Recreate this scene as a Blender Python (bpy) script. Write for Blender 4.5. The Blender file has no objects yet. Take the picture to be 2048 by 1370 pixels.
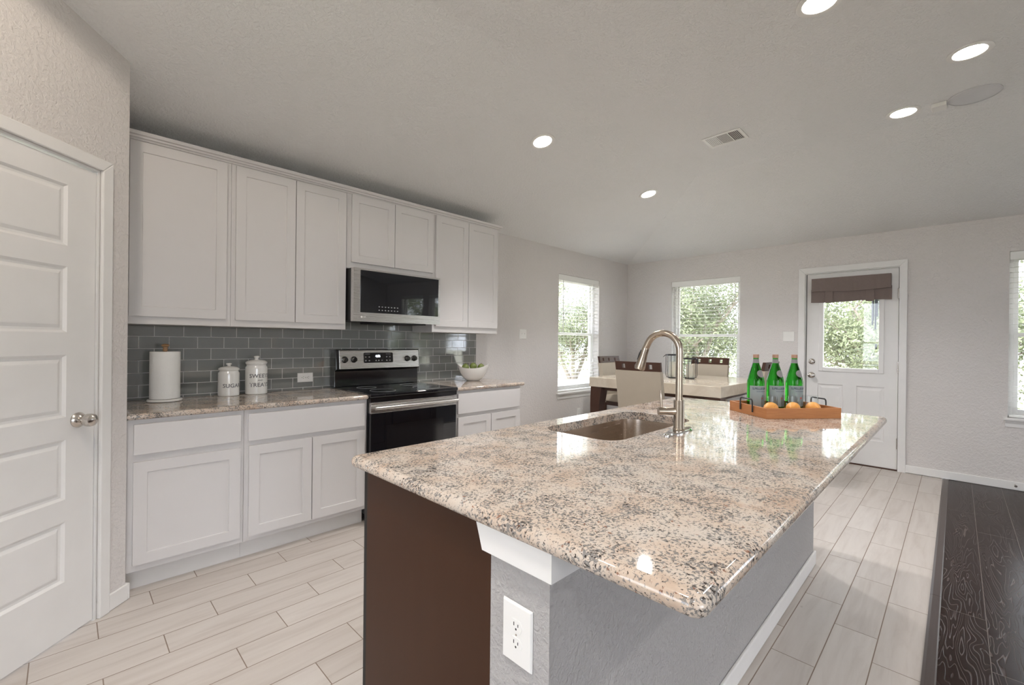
import bpy, bmesh, math, random
from math import pi, sin, cos, sqrt, radians
from mathutils import Vector, Matrix

S = bpy.context.scene
COL = S.collection

# ------------------------------------------------------------------ camera
yaw, pit, rol, FPX = radians(44.9386), radians(-.0956), radians(.6238), 891.68
fw = Vector((cos(pit)*cos(yaw), cos(pit)*sin(yaw), sin(pit)))
rt = Vector((sin(yaw), -cos(yaw), 0)); up = rt.cross(fw)
r2 = rt*cos(rol)+up*sin(rol); u2 = -rt*sin(rol)+up*cos(rol)
cam = bpy.data.cameras.new('camera'); co = bpy.data.objects.new('camera', cam); COL.objects.link(co)
cam.sensor_width = 36; cam.sensor_fit = 'HORIZONTAL'; cam.lens = 36*FPX/2048; cam.clip_start = .03; cam.clip_end = 200
co.matrix_world = Matrix(((r2.x, u2.x, -fw.x, 0), (r2.y, u2.y, -fw.y, 0), (r2.z, u2.z, -fw.z, 1.3), (0, 0, 0, 1)))
S.camera = co

# ------------------------------------------------------------------ world, sun, exposure
w = bpy.data.worlds.new('world'); S.world = w; w.use_nodes = True
bg = w.node_tree.nodes['Background']; bg.inputs[0].default_value = (.84, .90, 1, 1); bg.inputs[1].default_value = 4.2
sl = bpy.data.lights.new('sun', 'SUN'); sl.energy = 3.0; sl.angle = radians(1.5); sl.color = (1, .97, .93)
so = bpy.data.objects.new('sun', sl); COL.objects.link(so)
so.rotation_euler = Vector((1, 0, -.95)).to_track_quat('-Z', 'Y').to_euler()
CAN_W = 15.0; CAN_GLOW = 14.0
S.view_settings.view_transform = 'Standard'; S.view_settings.look = 'None'
S.view_settings.exposure = 1.08; S.view_settings.gamma = 1; S.view_settings.use_curve_mapping = False

# ------------------------------------------------------------------ room sizes
YA, XB, YR, XL = 3.59, 6.10, -4.60, -2.20      # kitchen wall, door wall, living room wall, rear wall
ZW, ZC, XC, YC = 2.50, 2.92, 4.29, 1.79        # wall top, flat ceiling, creases of the vault
SLA = (ZC-ZW)/(YA-YC); SLB = (ZC-ZW)/(XB-XC)
PC = (.218, 2.908)                              # corner of the diagonal pantry wall

# ------------------------------------------------------------------ materials
class NT:
    def __init__(s, name):
        s.m = bpy.data.materials.new(name); s.m.use_nodes = True; s.t = s.m.node_tree
        s.b = s.t.nodes['Principled BSDF']; s.out = s.t.nodes['Material Output']
    def n(s, typ, **k):
        x = s.t.nodes.new(typ)
        for a, v in k.items(): setattr(x, a, v)
        return x
    def l(s, a, b): s.t.links.new(a, b)
    def put(s, sock, v):
        if isinstance(v, bpy.types.NodeSocket): s.l(v, sock)
        else: sock.default_value = v
    def ma(s, op, a, b=None, c=None):
        x = s.n('ShaderNodeMath', operation=op)
        for i, v in enumerate((a, b, c)):
            if v is not None: s.put(x.inputs[i], v)
        return x.outputs[0]
    def xyz(s):
        t = s.n('ShaderNodeTexCoord'); sp = s.n('ShaderNodeSeparateXYZ'); s.l(t.outputs['Object'], sp.inputs[0])
        return t.outputs['Object'], sp.outputs[0], sp.outputs[1], sp.outputs[2]
    def comb(s, x, y, z):
        c = s.n('ShaderNodeCombineXYZ'); s.put(c.inputs[0], x); s.put(c.inputs[1], y); s.put(c.inputs[2], z); return c.outputs[0]
    def noise(s, vec, scale, detail=3, rough=.5, dist=0):
        x = s.n('ShaderNodeTexNoise'); s.l(vec, x.inputs['Vector']); x.inputs['Scale'].default_value = scale
        x.inputs['Detail'].default_value = detail; x.inputs['Roughness'].default_value = rough; x.inputs['Distortion'].default_value = dist
        return x.outputs[0]
    def ramp(s, fac, stops, interp='LINEAR'):
        x = s.n('ShaderNodeValToRGB'); x.color_ramp.interpolation = interp; e = x.color_ramp.elements
        while len(e) < len(stops): e.new(.5)
        for i, (p, c) in enumerate(stops):
            e[i].position = p; e[i].color = (*c, 1) if len(c) == 3 else c
        s.put(x.inputs[0], fac); return x.outputs[0]
    def mix(s, fac, a, b, blend='MIX'):
        x = s.n('ShaderNodeMix', data_type='RGBA', blend_type=blend); s.put(x.inputs[0], fac)
        for i, v in ((6, a), (7, b)):
            if isinstance(v, tuple): v = (*v, 1) if len(v) == 3 else v
            s.put(x.inputs[i], v)
        return x.outputs[2]
    def bump(s, h, dist=.002, strength=1):
        x = s.n('ShaderNodeBump'); s.l(h, x.inputs['Height']); x.inputs['Distance'].default_value = dist; x.inputs['Strength'].default_value = strength
        s.l(x.outputs[0], s.b.inputs['Normal']); return x
    def p(s, **k):
        for a, v in k.items():
            a = {'color': 'Base Color', 'rough': 'Roughness', 'metal': 'Metallic', 'spec': 'Specular IOR Level', 'trans': 'Transmission Weight',
                 'ior': 'IOR', 'coat': 'Coat Weight', 'coatr': 'Coat Roughness', 'emc': 'Emission Color', 'ems': 'Emission Strength', 'sheen': 'Sheen Weight',
                 'aniso': 'Anisotropic', 'sss': 'Subsurface Weight'}[a]
            if isinstance(v, tuple) and len(v) == 3: v = (*v, 1)
            s.put(s.b.inputs[a], v)
        return s

def plain(name, c, rough=.5, var=.04, scale=8, metal=0, bump=0, bscale=200, **k):
    """plain colour with a faint procedural variation"""
    q = NT(name); v, x, y, z = q.xyz()
    n = q.noise(v, scale, 3)
    q.p(color=q.mix(n, tuple(max(0, a*(1-var)) for a in c), tuple(min(1, a*(1+var)) for a in c)), rough=rough, metal=metal, **k)
    if bump: q.bump(q.noise(v, bscale, 3), bump)
    return q.m

def paint(name, c, amt=.0035, sc=55):
    q = NT(name); v, x, y, z = q.xyz()
    n = q.noise(v, sc, 4, .55, .4); n2 = q.noise(v, 2.2, 2)
    h = q.ramp(n, [(.40, (0, 0, 0)), (.62, (1, 1, 1))])
    q.p(color=q.mix(n2, tuple(a*.975 for a in c), tuple(a*1.02 for a in c)), rough=.62, spec=.3)
    q.bump(h, amt, .55); return q.m

M = {}
M['wall'] = paint('wall_paint', (.705, .675, .66))
M['ceiling'] = paint('ceiling_paint', (.83, .83, .83), .004, 60)
M['knee'] = paint('half_wall_paint', (.44, .425, .42), .005, 75)
M['trim'] = plain('white_trim_paint', (.80, .79, .78), .35)
M['cab'] = plain('white_cabinet_paint', (.68, .66, .655), .36, .015)
M['toe'] = plain('toe_kick_paint', (.74, .72, .70), .5)
M['white_plastic'] = plain('white_plastic', (.83, .82, .80), .3)
M['dark_gap'] = plain('dark_recess', (.02, .018, .016), .8)
M['black'] = plain('black_enamel', (.012, .012, .014), .10, spec=.8)
M['black_matte'] = plain('black_matte', (.018, .018, .02), .45)
M['black_glass'] = plain('black_glass', (.008, .009, .012), .03, spec=.7, coat=.35, coatr=.02)
M['ceramic'] = plain('white_ceramic', (.82, .81, .78), .12, coat=.5)
M['ink'] = plain('grey_lettering', (.16, .16, .17), .6)
M['paper'] = plain('paper_towel', (.84, .84, .82), .9, bump=.0012, bscale=160)
M['wood_knob'] = plain('wooden_finial', (.33, .19, .09), .5, .15, 40)
M['fruit'] = plain('green_fruit', (.16, .20, .05), .45, .35, 30, bump=.001, bscale=90)
M['stem'] = plain('stem', (.08, .05, .02), .7)
M['lemon'] = plain('lemon_peel', (.76, .34, .07), .42, .10, 20, bump=.0015, bscale=240)
M['espresso'] = plain('espresso_wood', (.060, .024, .014), .3, .25, 6)
M['cream'] = plain('cream_leather', (.45, .39, .31), .5, .04, 12, bump=.0006, bscale=260)
M['valance'] = plain('grey_brown_cloth', (.21, .165, .15), .9, .08, 60, bump=.0008, bscale=500)
M['candle'] = plain('candle_wax', (.70, .66, .58), .5, sss=.1)
M['label'] = plain('bottle_label_paper', (.30, .36, .37), .55)
M['label_red'] = plain('red_star_ink', (.60, .08, .05), .5)
M['label_dark'] = plain('blue_black_ink', (.03, .05, .09), .5)
M['medallion'] = plain('grey_medallion', (.24, .235, .24), .5)
M['cap'] = plain('copper_cap', (.45, .27, .19), .45, metal=.3)
M['soffit'] = plain('painted_soffit', (.70, .70, .68), .7)
M['chime'] = plain('dark_chime_metal', (.03, .035, .04), .35, metal=.6)
M['speaker'] = plain('speaker_grille_fabric', (.69, .69, .71), .8)
M['vent_dark'] = plain('vent_duct_dark', (.10, .10, .10), .8)
M['island_top_trim'] = M['trim']

def steel(name, c, rough, axis='x', var=.12):
    q = NT(name); v, x, y, z = q.xyz()
    s = {'x': (3, 400, 400), 'z': (400, 400, 3), 'y': (400, 3, 400)}[axis]
    n = q.noise(q.comb(q.ma('MULTIPLY', x, s[0]), q.ma('MULTIPLY', y, s[1]), q.ma('MULTIPLY', z, s[2])), 1, 2)
    q.p(color=q.mix(n, tuple(a*(1-var) for a in c), c), metal=1, rough=q.ma('MULTIPLY_ADD', n, .12, rough-.05)); return q.m
M['steel'] = steel('brushed_steel', (.72, .70, .68), .26)
M['sink'] = steel('sink_steel', (.62, .54, .47), .24)
M['nickel'] = steel('brushed_nickel', (.50, .43, .36), .24, 'z')
M['chrome'] = plain('polished_steel', (.80, .80, .81), .08, metal=1)
M['satin'] = plain('satin_nickel', (.62, .58, .54), .22, metal=1)

def glow(name, c, s):
    q = NT(name); v, x, y, z = q.xyz(); q.p(color=(.8, .8, .8), emc=c, ems=s); return q.m
M['lamp'] = glow('lamp_glow', (1, .90, .78), CAN_GLOW)
M['digits'] = glow('display_digits', (.75, .85, 1), 3)
M['icons'] = plain('printed_icons', (.30, .30, .31), .5)

def pane(name, tint=(1, 1, 1), ior=1.45):
    q = NT(name); t = q.n('ShaderNodeBsdfTransparent'); g = q.n('ShaderNodeBsdfGlossy'); f = q.n('ShaderNodeLayerWeight'); mx = q.n('ShaderNodeMixShader')
    t.inputs[0].default_value = (*tint, 1); g.inputs['Roughness'].default_value = .01; f.inputs[0].default_value = .5; f0 = ((ior-1)/(ior+1))**2
    q.l(q.ma('MULTIPLY_ADD', q.ma('POWER', f.outputs['Facing'], 5), 1-f0, f0), mx.inputs[0]); q.l(t.outputs[0], mx.inputs[1]); q.l(g.outputs[0], mx.inputs[2]); q.l(mx.outputs[0], q.out.inputs[0]); return q.m
M['pane'] = pane('window_glass'); M['tumbler'] = pane('clear_glass', (.97, .98, .98), 1.35)
q = NT('green_bottle_glass'); q.p(color=(.04, .52, .04), trans=1.0, rough=.02, ior=1.33); M['green_glass'] = q.m

q = NT('island_brown_panel'); v, x, y, z = q.xyz()
n = q.noise(q.comb(q.ma('MULTIPLY', x, 8), q.ma('MULTIPLY', y, 8), q.ma('MULTIPLY', z, .8)), 1.5, 3)
q.p(color=q.mix(n, (.042, .016, .007), (.052, .021, .010)), rough=.40, spec=.2); M['brown'] = q.m

q = NT('slat_white'); q.p(color=(.86, .86, .84), rough=.45); M['slat'] = q.m

# granite
def granite(name):
    q = NT(name); v, x, y, z = q.xyz()
    base = q.ramp(q.noise(v, 6, 4, .6, .5), [(.30, (.46, .32, .23)), (.44, (.56, .44, .35)), (.58, (.58, .50, .43)), (.8, (.52, .49, .46))])
    fine = q.noise(v, 90, 3, .6)
    base = q.mix(q.ma('MULTIPLY', fine, .36), base, (.68, .63, .57))
    clus = q.noise(v, 17, 3, .6, .6)
    d = q.noise(v, 130, 3, .6, .5)
    m1 = q.ramp(q.ma('MULTIPLY_ADD', clus, .42, d), [(.73, (0, 0, 0)), (.79, (1, 1, 1))])
    c = q.mix(q.ma('MULTIPLY', m1, .85), base, (.17, .17, .172))
    d2 = q.noise(q.comb(q.ma('ADD', x, 3.1), y, z), 170, 3, .6, .4)
    m2 = q.ramp(q.ma('MULTIPLY_ADD', clus, .30, d2), [(.745, (0, 0, 0)), (.785, (1, 1, 1))])
    c = q.mix(m2, c, (.045, .036, .032))
    d3 = q.noise(q.comb(x, q.ma('ADD', y, 7.7), z), 75, 3, .5, .3)
    m3 = q.ramp(d3, [(.665, (0, 0, 0)), (.70, (1, 1, 1))])
    c = q.mix(q.ma('MULTIPLY', m3, .8), c, (.22, .09, .05))
    q.p(color=c, rough=.055, spec=.55); return q.m
M['granite'] = granite('speckled_granite')

# floor tile
q = NT('wood_look_tile'); v, x, y, z = q.xyz()
vv = q.ma('DIVIDE', q.ma('SUBTRACT', y, .078), .158); row = q.ma('FLOOR', vv); fv = q.ma('SUBTRACT', vv, row)
uu = q.ma('DIVIDE', q.ma('SUBTRACT', q.ma('SUBTRACT', x, 2.957), q.ma('MULTIPLY', row, .2033)), .61); cl = q.ma('FLOOR', uu); fu = q.ma('SUBTRACT', uu, cl)
e = q.ma('MINIMUM', q.ma('MULTIPLY', q.ma('MINIMUM', fu, q.ma('SUBTRACT', 1, fu)), .61), q.ma('MULTIPLY', q.ma('MINIMUM', fv, q.ma('SUBTRACT', 1, fv)), .158))
gr = q.ramp(q.ma('MULTIPLY', e, 100), [(.13, (1, 1, 1)), (.22, (0, 0, 0))])
wn = q.n('ShaderNodeTexWhiteNoise', noise_dimensions='3D'); q.l(q.comb(row, cl, 0), wn.inputs['Vector']); r = wn.outputs['Value']
gv = q.comb(q.ma('MULTIPLY_ADD', r, 40, q.ma('MULTIPLY', x, 1.6)), q.ma('MULTIPLY', y, 15), q.ma('MULTIPLY', r, 9))
g1 = q.noise(gv, 1.2, 5, .6, .6); g2 = q.noise(gv, 6, 4, .6)
c = q.ramp(g1, [(.30, (.42, .37, .335)), (.50, (.54, .495, .46)), (.68, (.59, .55, .515))])
c = q.mix(q.ma('MULTIPLY', g2, .30), c, (.50, .42, .36))
c = q.mix(.35, c, q.mix(r, (.49, .445, .41), (.63, .595, .565)))
kn = q.noise(q.comb(q.ma('MULTIPLY_ADD', r, 17, q.ma('MULTIPLY', x, 5)), q.ma('MULTIPLY', y, 11), r), 1.1, 1)
c = q.mix(q.ramp(kn, [(.80, (0, 0, 0)), (.84, (1, 1, 1))]), c, (.20, .15, .12))
c = q.mix(gr, c, (.25, .19, .15))
q.p(color=c, rough=q.ma('MULTIPLY_ADD', gr, .4, .36), spec=.28)
q.bump(q.ma('SUBTRACT', 1, gr), .0012, .8); M['tile'] = q.m

# dark wood floor
q = NT('dark_cerused_planks'); v, x, y, z = q.xyz()
vv = q.ma('DIVIDE', q.ma('ADD', y, .11), .19); row = q.ma('FLOOR', vv); fv = q.ma('SUBTRACT', vv, row)
uu = q.ma('DIVIDE', q.ma('SUBTRACT', q.ma('SUBTRACT', x, 2.62), q.ma('MULTIPLY', q.ma('ADD', row, 1), .47)), 1.9); cl = q.ma('FLOOR', uu); fu = q.ma('SUBTRACT', uu, cl)
e = q.ma('MINIMUM', q.ma('MULTIPLY', q.ma('MINIMUM', fu, q.ma('SUBTRACT', 1, fu)), 1.9), q.ma('MULTIPLY', q.ma('MINIMUM', fv, q.ma('SUBTRACT', 1, fv)), .19))
gr = q.ramp(q.ma('MULTIPLY', e, 100), [(.08, (1, 1, 1)), (.16, (0, 0, 0))])
wn = q.n('ShaderNodeTexWhiteNoise', noise_dimensions='3D'); q.l(q.comb(row, cl, 3), wn.inputs['Vector']); r = wn.outputs['Value']
gv = q.comb(q.ma('MULTIPLY_ADD', r, 31, q.ma('MULTIPLY', x, 1.5)), q.ma('MULTIPLY', y, 11), q.ma('MULTIPLY', r, 9))
n = q.noise(gv, 1.0, 2, .45, .5)
fr = q.ma('ABSOLUTE', q.ma('SUBTRACT', q.ma('FRACT', q.ma('MULTIPLY', n, 21)), .5))
ln = q.ramp(fr, [(.02, (1, 1, 1)), (.10, (0, 0, 0))])
fade = q.ramp(q.noise(gv, .9, 2), [(.42, (.12, .12, .12)), (.62, (1, 1, 1))])
c = q.mix(q.noise(q.comb(q.ma('MULTIPLY', x, 6), q.ma('MULTIPLY', y, 90), r), 1, 3), (.014, .006, .0045), (.028, .014, .011))
c = q.mix(q.ma('MULTIPLY', q.ma('MULTIPLY', ln, fade), .6), c, (.13, .105, .10))
c = q.mix(gr, c, (.16, .14, .13))
q.p(color=c, rough=.24, spec=.12); q.bump(q.ma('SUBTRACT', 1, ln), .0006, .5); M['darkwood'] = q.m
q = NT('transition_strip_wood'); v, x, y, z = q.xyz()
n = q.noise(q.comb(q.ma('MULTIPLY', x, 5), q.ma('MULTIPLY', y, 120), z), 1, 3)
q.p(color=q.mix(n, (.045, .030, .026), (.075, .055, .050)), rough=.32); M['strip'] = q.m

# glass subway tile
q = NT('grey_glass_subway_tile'); v, x, y, z = q.xyz()
br = q.n('ShaderNodeTexBrick'); q.l(q.comb(q.ma('SUBTRACT', x, -.2075), q.ma('SUBTRACT', z, .930), 0), br.inputs['Vector'])
br.inputs['Scale'].default_value = 1; br.inputs['Mortar Size'].default_value = .0022; br.inputs['Mortar Smooth'].default_value = .15
br.inputs['Brick Width'].default_value = .151; br.inputs['Row Height'].default_value = .0757; br.offset = .5; br.offset_frequency = 2
br.inputs['Color1'].default_value = (.175, .185, .178, 1); br.inputs['Color2'].default_value = (.205, .213, .205, 1); br.inputs['Mortar'].default_value = (.60, .60, .58, 1)
q.p(color=br.outputs['Color'], rough=q.ma('MULTIPLY_ADD', br.outputs['Fac'], .5, .045), spec=.75, coat=q.ma('MULTIPLY', q.ma('SUBTRACT', 1, br.outputs['Fac']), .8), coatr=.03)
hh = q.ma('MULTIPLY_ADD', q.noise(v, 22, 1), .07, q.ma('SUBTRACT', 1, br.outputs['Fac'])); q.bump(hh, .0012, .7); M['subway'] = q.m

# tray wood
q = NT('acacia_wood'); v, x, y, z = q.xyz()
n = q.noise(q.comb(q.ma('MULTIPLY', x, 6), q.ma('MULTIPLY', y, 6), q.ma('MULTIPLY', z, 70)), 1.5, 4, .6, .5)
q.p(color=q.mix(n, (.36, .13, .045), (.58, .26, .10)), rough=.42); M['acacia'] = q.m
q = NT('cream_stone_top'); v, x, y, z = q.xyz()
n = q.noise(v, 5, 5, .6, 1.2)
q.p(color=q.ramp(n, [(.35, (.60, .52, .42)), (.6, (.68, .61, .51))]), rough=.09, spec=.5); M['tabletop'] = q.m
# outside
q = NT('limestone_ground'); v, x, y, z = q.xyz()
q.p(color=q.ramp(q.noise(v, .8, 6, .65), [(.38, (.18, .20, .08)), (.52, (.48, .44, .34)), (.7, (.62, .58, .50))]), rough=.9); M['ground'] = q.m
q = NT('bark'); v, x, y, z = q.xyz()
q.p(color=q.mix(q.noise(v, 12, 4), (.16, .13, .10), (.34, .30, .26)), rough=.9); M['bark'] = q.m
q = NT('foliage'); v, x, y, z = q.xyz()
c = q.ramp(q.noise(v, 1.6, 6, .75), [(.36, (.085, .10, .06)), (.5, (.19, .22, .12)), (.66, (.38, .41, .26))])
q.p(color=c, rough=.6)
tr = q.n('ShaderNodeBsdfTranslucent'); q.l(c, tr.inputs[0]); mx = q.n('ShaderNodeMixShader'); mx.inputs[0].default_value = .4
q.l(q.b.outputs[0], mx.inputs[1]); q.l(tr.outputs[0], mx.inputs[2]); q.l(mx.outputs[0], q.out.inputs[0]); M['leaf'] = q.m

# ------------------------------------------------------------------ mesh builder
class MB:
    def __init__(s): s.v = []; s.f = []; s.sm = []
    def add(s, vs, fs, smooth=False):
        o = len(s.v); s.v += [tuple(a) for a in vs]; s.f += [tuple(i+o for i in f) for f in fs]; s.sm += [smooth]*len(fs); return s
    def box(s, x0, x1, y0, y1, z0, z1):
        x0, x1 = sorted((x0, x1)); y0, y1 = sorted((y0, y1)); z0, z1 = sorted((z0, z1))
        v = [(x, y, z) for z in (z0, z1) for y in (y0, y1) for x in (x0, x1)]
        return s.add(v, [(0, 2, 3, 1), (4, 5, 7, 6), (0, 1, 5, 4), (2, 6, 7, 3), (0, 4, 6, 2), (1, 3, 7, 5)])
    def rings(s, rs, cap0=True, cap1=True, smooth=True, closed=True):
        n = len(rs[0]); v = [p for r in rs for p in r]; f = []
        for k in range(len(rs)-1):
            for i in range(n if closed else n-1):
                j = (i+1) % n; f.append((k*n+i, k*n+j, (k+1)*n+j, (k+1)*n+i))
        if cap0: f.append(tuple(range(n-1, -1, -1)))
        if cap1: f.append(tuple((len(rs)-1)*n+i for i in range(n)))
        return s.add(v, f, smooth)
    def lathe(s, prof, c=(0, 0, 0), n=32, cap0=True, cap1=True, axis='z', smooth=True):
        rs = []
        for r, h in prof:
            r = max(r, 1e-5); ring = []
            for i in range(n):
                a = 2*pi*i/n; p = (r*cos(a), r*sin(a), h)
                if axis == 'x': p = (h, r*cos(a), r*sin(a))
                if axis == 'y': p = (r*sin(a), h, r*cos(a))
                ring.append((c[0]+p[0], c[1]+p[1], c[2]+p[2]))
            rs.append(ring)
        return s.rings(rs, cap0, cap1, smooth)
    def tube(s, pts, rad, n=12, closed=False):
        pts = [Vector(p) for p in pts]; m = len(pts); rs = []; ref = None
        for i in range(m):
            a = pts[(i-1) % m] if (closed or i) else pts[i]; b = pts[(i+1) % m] if (closed or i < m-1) else pts[i]
            t = (b-a).normalized()
            if ref is None: ref = t.orthogonal().normalized()
            ref = (ref-t*ref.dot(t)).normalized(); w2 = t.cross(ref)
            r = rad[i] if isinstance(rad, (list, tuple)) else rad
            rs.append([tuple(pts[i]+(ref*cos(2*pi*k/n)+w2*sin(2*pi*k/n))*r) for k in range(n)])
        if closed: rs.append(rs[0]); return s.rings(rs, False, False)
        return s.rings(rs)
    def prism(s, out, axis, a, b):
        def P(u, v_, h): return {'x': (h, u, v_), 'y': (u, h, v_), 'z': (u, v_, h)}[axis]
        return s.rings([[P(u, v_, a) for u, v_ in out], [P(u, v_, b) for u, v_ in out]], smooth=False)
    def sphere(s, c, r, n=16, sx=1, sy=1, sz=1):
        k = n//2
        return s.rings([[(c[0]+sx*r*sin(pi*j/k+1e-4*(j == 0)-1e-4*(j == k))*cos(2*pi*i/n), c[1]+sy*r*sin(pi*j/k+1e-4*(j == 0)-1e-4*(j == k))*sin(2*pi*i/n), c[2]-sz*r*cos(pi*j/k)) for i in range(n)] for j in range(k+1)])
    def xf(s, m):
        s.v = [tuple(m @ Vector(p)) for p in s.v]; return s

def children(o): return [c for c in bpy.data.objects if c.parent is o]
LOC = {}
def mkobj(name, mb, mat, parent=None, bevel=0, local=False, seg=2, angle=35):
    """one mesh object; coordinates are world unless local, and are moved into the parent's frame"""
    vs = [Vector(p) for p in mb.v]
    base = Vector((0, 0, 0))
    if parent is not None and not local:
        base = LOC.get(parent.name, Vector((0, 0, 0)))
    me = bpy.data.meshes.new(name); me.from_pydata([tuple(p-base) for p in vs], [], mb.f); 
    bm = bmesh.new(); bm.from_mesh(me); bmesh.ops.recalc_face_normals(bm, faces=bm.faces); bm.to_mesh(me); bm.free()
    for p, sm in zip(me.polygons, mb.sm): p.use_smooth = sm
    if any(mb.sm): me.set_sharp_from_angle(angle=radians(angle))
    for m_ in (mat if isinstance(mat, (list, tuple)) else [mat]): me.materials.append(M[m_] if isinstance(m_, str) else m_)
    o = bpy.data.objects.new(name, me); COL.objects.link(o)
    if parent is not None: o.parent = parent
    if bevel:
        b = o.modifiers.new('bevel', 'BEVEL'); b.width = bevel; b.segments = seg; b.limit_method = 'ANGLE'; b.angle_limit = radians(40)
    LOC[o.name] = base.copy()
    return o
def tag(o, label, cat, group=None):
    o['label'] = label; o['category'] = cat
    if group: o['group'] = group
    return o
def thing(name, label, cat, loc, rotz=0, group=None):
    o = bpy.data.objects.new(name, None); COL.objects.link(o); o.location = loc; o.rotation_euler = (0, 0, rotz); o.empty_display_size = .05
    LOC[o.name] = Vector(loc); return tag(o, label, cat, group)
def single(name, mb, mat, label, cat, group=None, **k):
    """a thing that is one mesh, origin at its base centre"""
    xs, ys, zs = zip(*mb.v); c = Vector(((min(xs)+max(xs))/2, (min(ys)+max(ys))/2, min(zs)))
    mb.v = [tuple(Vector(p)-c) for p in mb.v]; o = mkobj(name, mb, mat, **k); o.location = c; LOC[o.name] = c
    return tag(o, label, cat, group)
def struct(name, mb, mat, parent=None, **k):
    o = mkobj(name, mb, mat, parent, **k)
    if parent is None: o['kind'] = 'structure'
    return o
def structE(name, loc=(0, 0, 0), rotz=0):
    o = bpy.data.objects.new(name, None); COL.objects.link(o); o.location = loc; o.rotation_euler = (0, 0, rotz); o['kind'] = 'structure'; LOC[o.name] = Vector(loc); return o
def copy_tree(o, parent=None):
    c = o.copy(); COL.objects.link(c); LOC[c.name] = LOC.get(o.name, Vector())
    if parent is not None: c.parent = parent
    for ch in children(o):
        if ch is not c: copy_tree(ch, c)
    return c
def text_mb(txt, size, depth=.0008, align='CENTER', font_scale=1.0):
    cu = bpy.data.curves.new('t', 'FONT'); cu.body = txt; cu.size = size; cu.extrude = depth; cu.align_x = align; cu.align_y = 'CENTER'; cu.resolution_u = 3; cu.offset = size*.018; cu.space_character = font_scale
    o = bpy.data.objects.new('t', cu); me = bpy.data.meshes.new_from_object(o)
    mb = MB(); mb.add([tuple(v.co) for v in me.vertices], [tuple(p.vertices) for p in me.polygons])
    bpy.data.objects.remove(o); bpy.data.curves.remove(cu); bpy.data.meshes.remove(me); return mb
def wrap(mb, R, c, ang, z):
    """bend flat lettering (x right, y up) round a vertical cylinder, facing direction ang"""
    out = []
    for x, y, d in mb.v:
        r = (R(z+y) if callable(R) else R)+d; a = ang+x/r; out.append((c[0]+r*cos(a), c[1]+r*sin(a), z+y))
    mb.v = out; return mb
def rrect(x0, y0, x1, y1, r, inset=0, n=8):
    x0 += inset; y0 += inset; x1 -= inset; y1 -= inset; r = max(r-inset, .0005); o = []
    for cx, cy, a0 in ((x1-r, y1-r, 0), (x0+r, y1-r, pi/2), (x0+r, y0+r, pi), (x1-r, y0+r, 3*pi/2)):
        for k in range(n+1):
            a = a0+pi/2*k/n; o.append((cx+r*cos(a), cy+r*sin(a)))
    return o
def slab(x0, y0, x1, y1, zt, th, r, hole=None, hr=.08, seg=8):
    """worktop with a full bullnose edge and an optional rounded cut-out"""
    mb = MB(); h = th/2; rings = []
    for k in range(seg+1):
        a = -pi/2+pi*k/seg; ins = h*(1-cos(a)); z = zt-h+h*sin(a)
        rings.append([(x, y, z) for x, y in rrect(x0, y0, x1, y1, r, ins)])
    mb.rings(rings, False, False, True)
    for z in (zt-th, zt):
        bm = bmesh.new(); es = []
        loops = [rrect(x0, y0, x1, y1, r, h)]
        if hole: loops.append(rrect(*hole, hr, 0))
        for L in loops:
            vs = [bm.verts.new((x, y, z)) for x, y in L]; es += [bm.edges.new((vs[i], vs[(i+1) % len(vs)])) for i in range(len(vs))]
        bmesh.ops.triangle_fill(bm, use_beauty=True, use_dissolve=False, edges=es)
        bm.verts.index_update(); mb.add([v.co[:] for v in bm.verts], [tuple(v.index for v in f.verts) for f in bm.faces]); bm.free()
    if hole:
        mb.rings([[(x, y, zt-th) for x, y in rrect(*hole, hr)], [(x, y, zt) for x, y in rrect(*hole, hr)]], False, False, True)
    return mb
def weld(mb, d=1e-5):
    bm = bmesh.new(); vs = [bm.verts.new(p) for p in mb.v]
    for f in mb.f:
        try: bm.faces.new([vs[i] for i in f])
        except ValueError: pass
    bmesh.ops.remove_doubles(bm, verts=bm.verts, dist=d); bm.verts.index_update()
    r = MB(); r.add([v.co[:] for v in bm.verts], [tuple(v.index for v in f.verts) for f in bm.faces], True); bm.free(); return r
def facade(w_, h_, t, panels, prof, both=False):
    """door leaf, x 0..w, z 0..h, front face at y=0, body behind at y=+t; panels = (x0,x1,z0,z1); prof = [(inset, depth)...]"""
    mb = MB()
    xs = sorted({0, w_, *[a for p in panels for a in p[:2]]}); zs = sorted({0, h_, *[a for p in panels for a in p[2:]]})
    for side in ((0, 1), (t, -1)) if both else ((0, 1),):
        y0, sg = side
        for i in range(len(xs)-1):
            for j in range(len(zs)-1):
                cx, cz = (xs[i]+xs[i+1])/2, (zs[j]+zs[j+1])/2
                if any(a < cx < b and c < cz < d for a, b, c, d in panels): continue
                mb.add([(xs[i], y0, zs[j]), (xs[i+1], y0, zs[j]), (xs[i+1], y0, zs[j+1]), (xs[i], y0, zs[j+1])], [(0, 1, 2, 3)])
        for a, b, c, d in panels:
            rs = [[(a+s_, y0+sg*dp, c+s_), (b-s_, y0+sg*dp, c+s_), (b-s_, y0+sg*dp, d-s_), (a+s_, y0+sg*dp, d-s_)] for s_, dp in [(0, 0)]+prof]
            mb.rings(rs, False, True, False)
    A = [(0, 0), (w_, 0), (w_, h_), (0, h_)]
    mb.rings([[(x, 0, z) for x, z in A], [(x, t, z) for x, z in A]], False, not both, False)
    return mb
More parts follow.
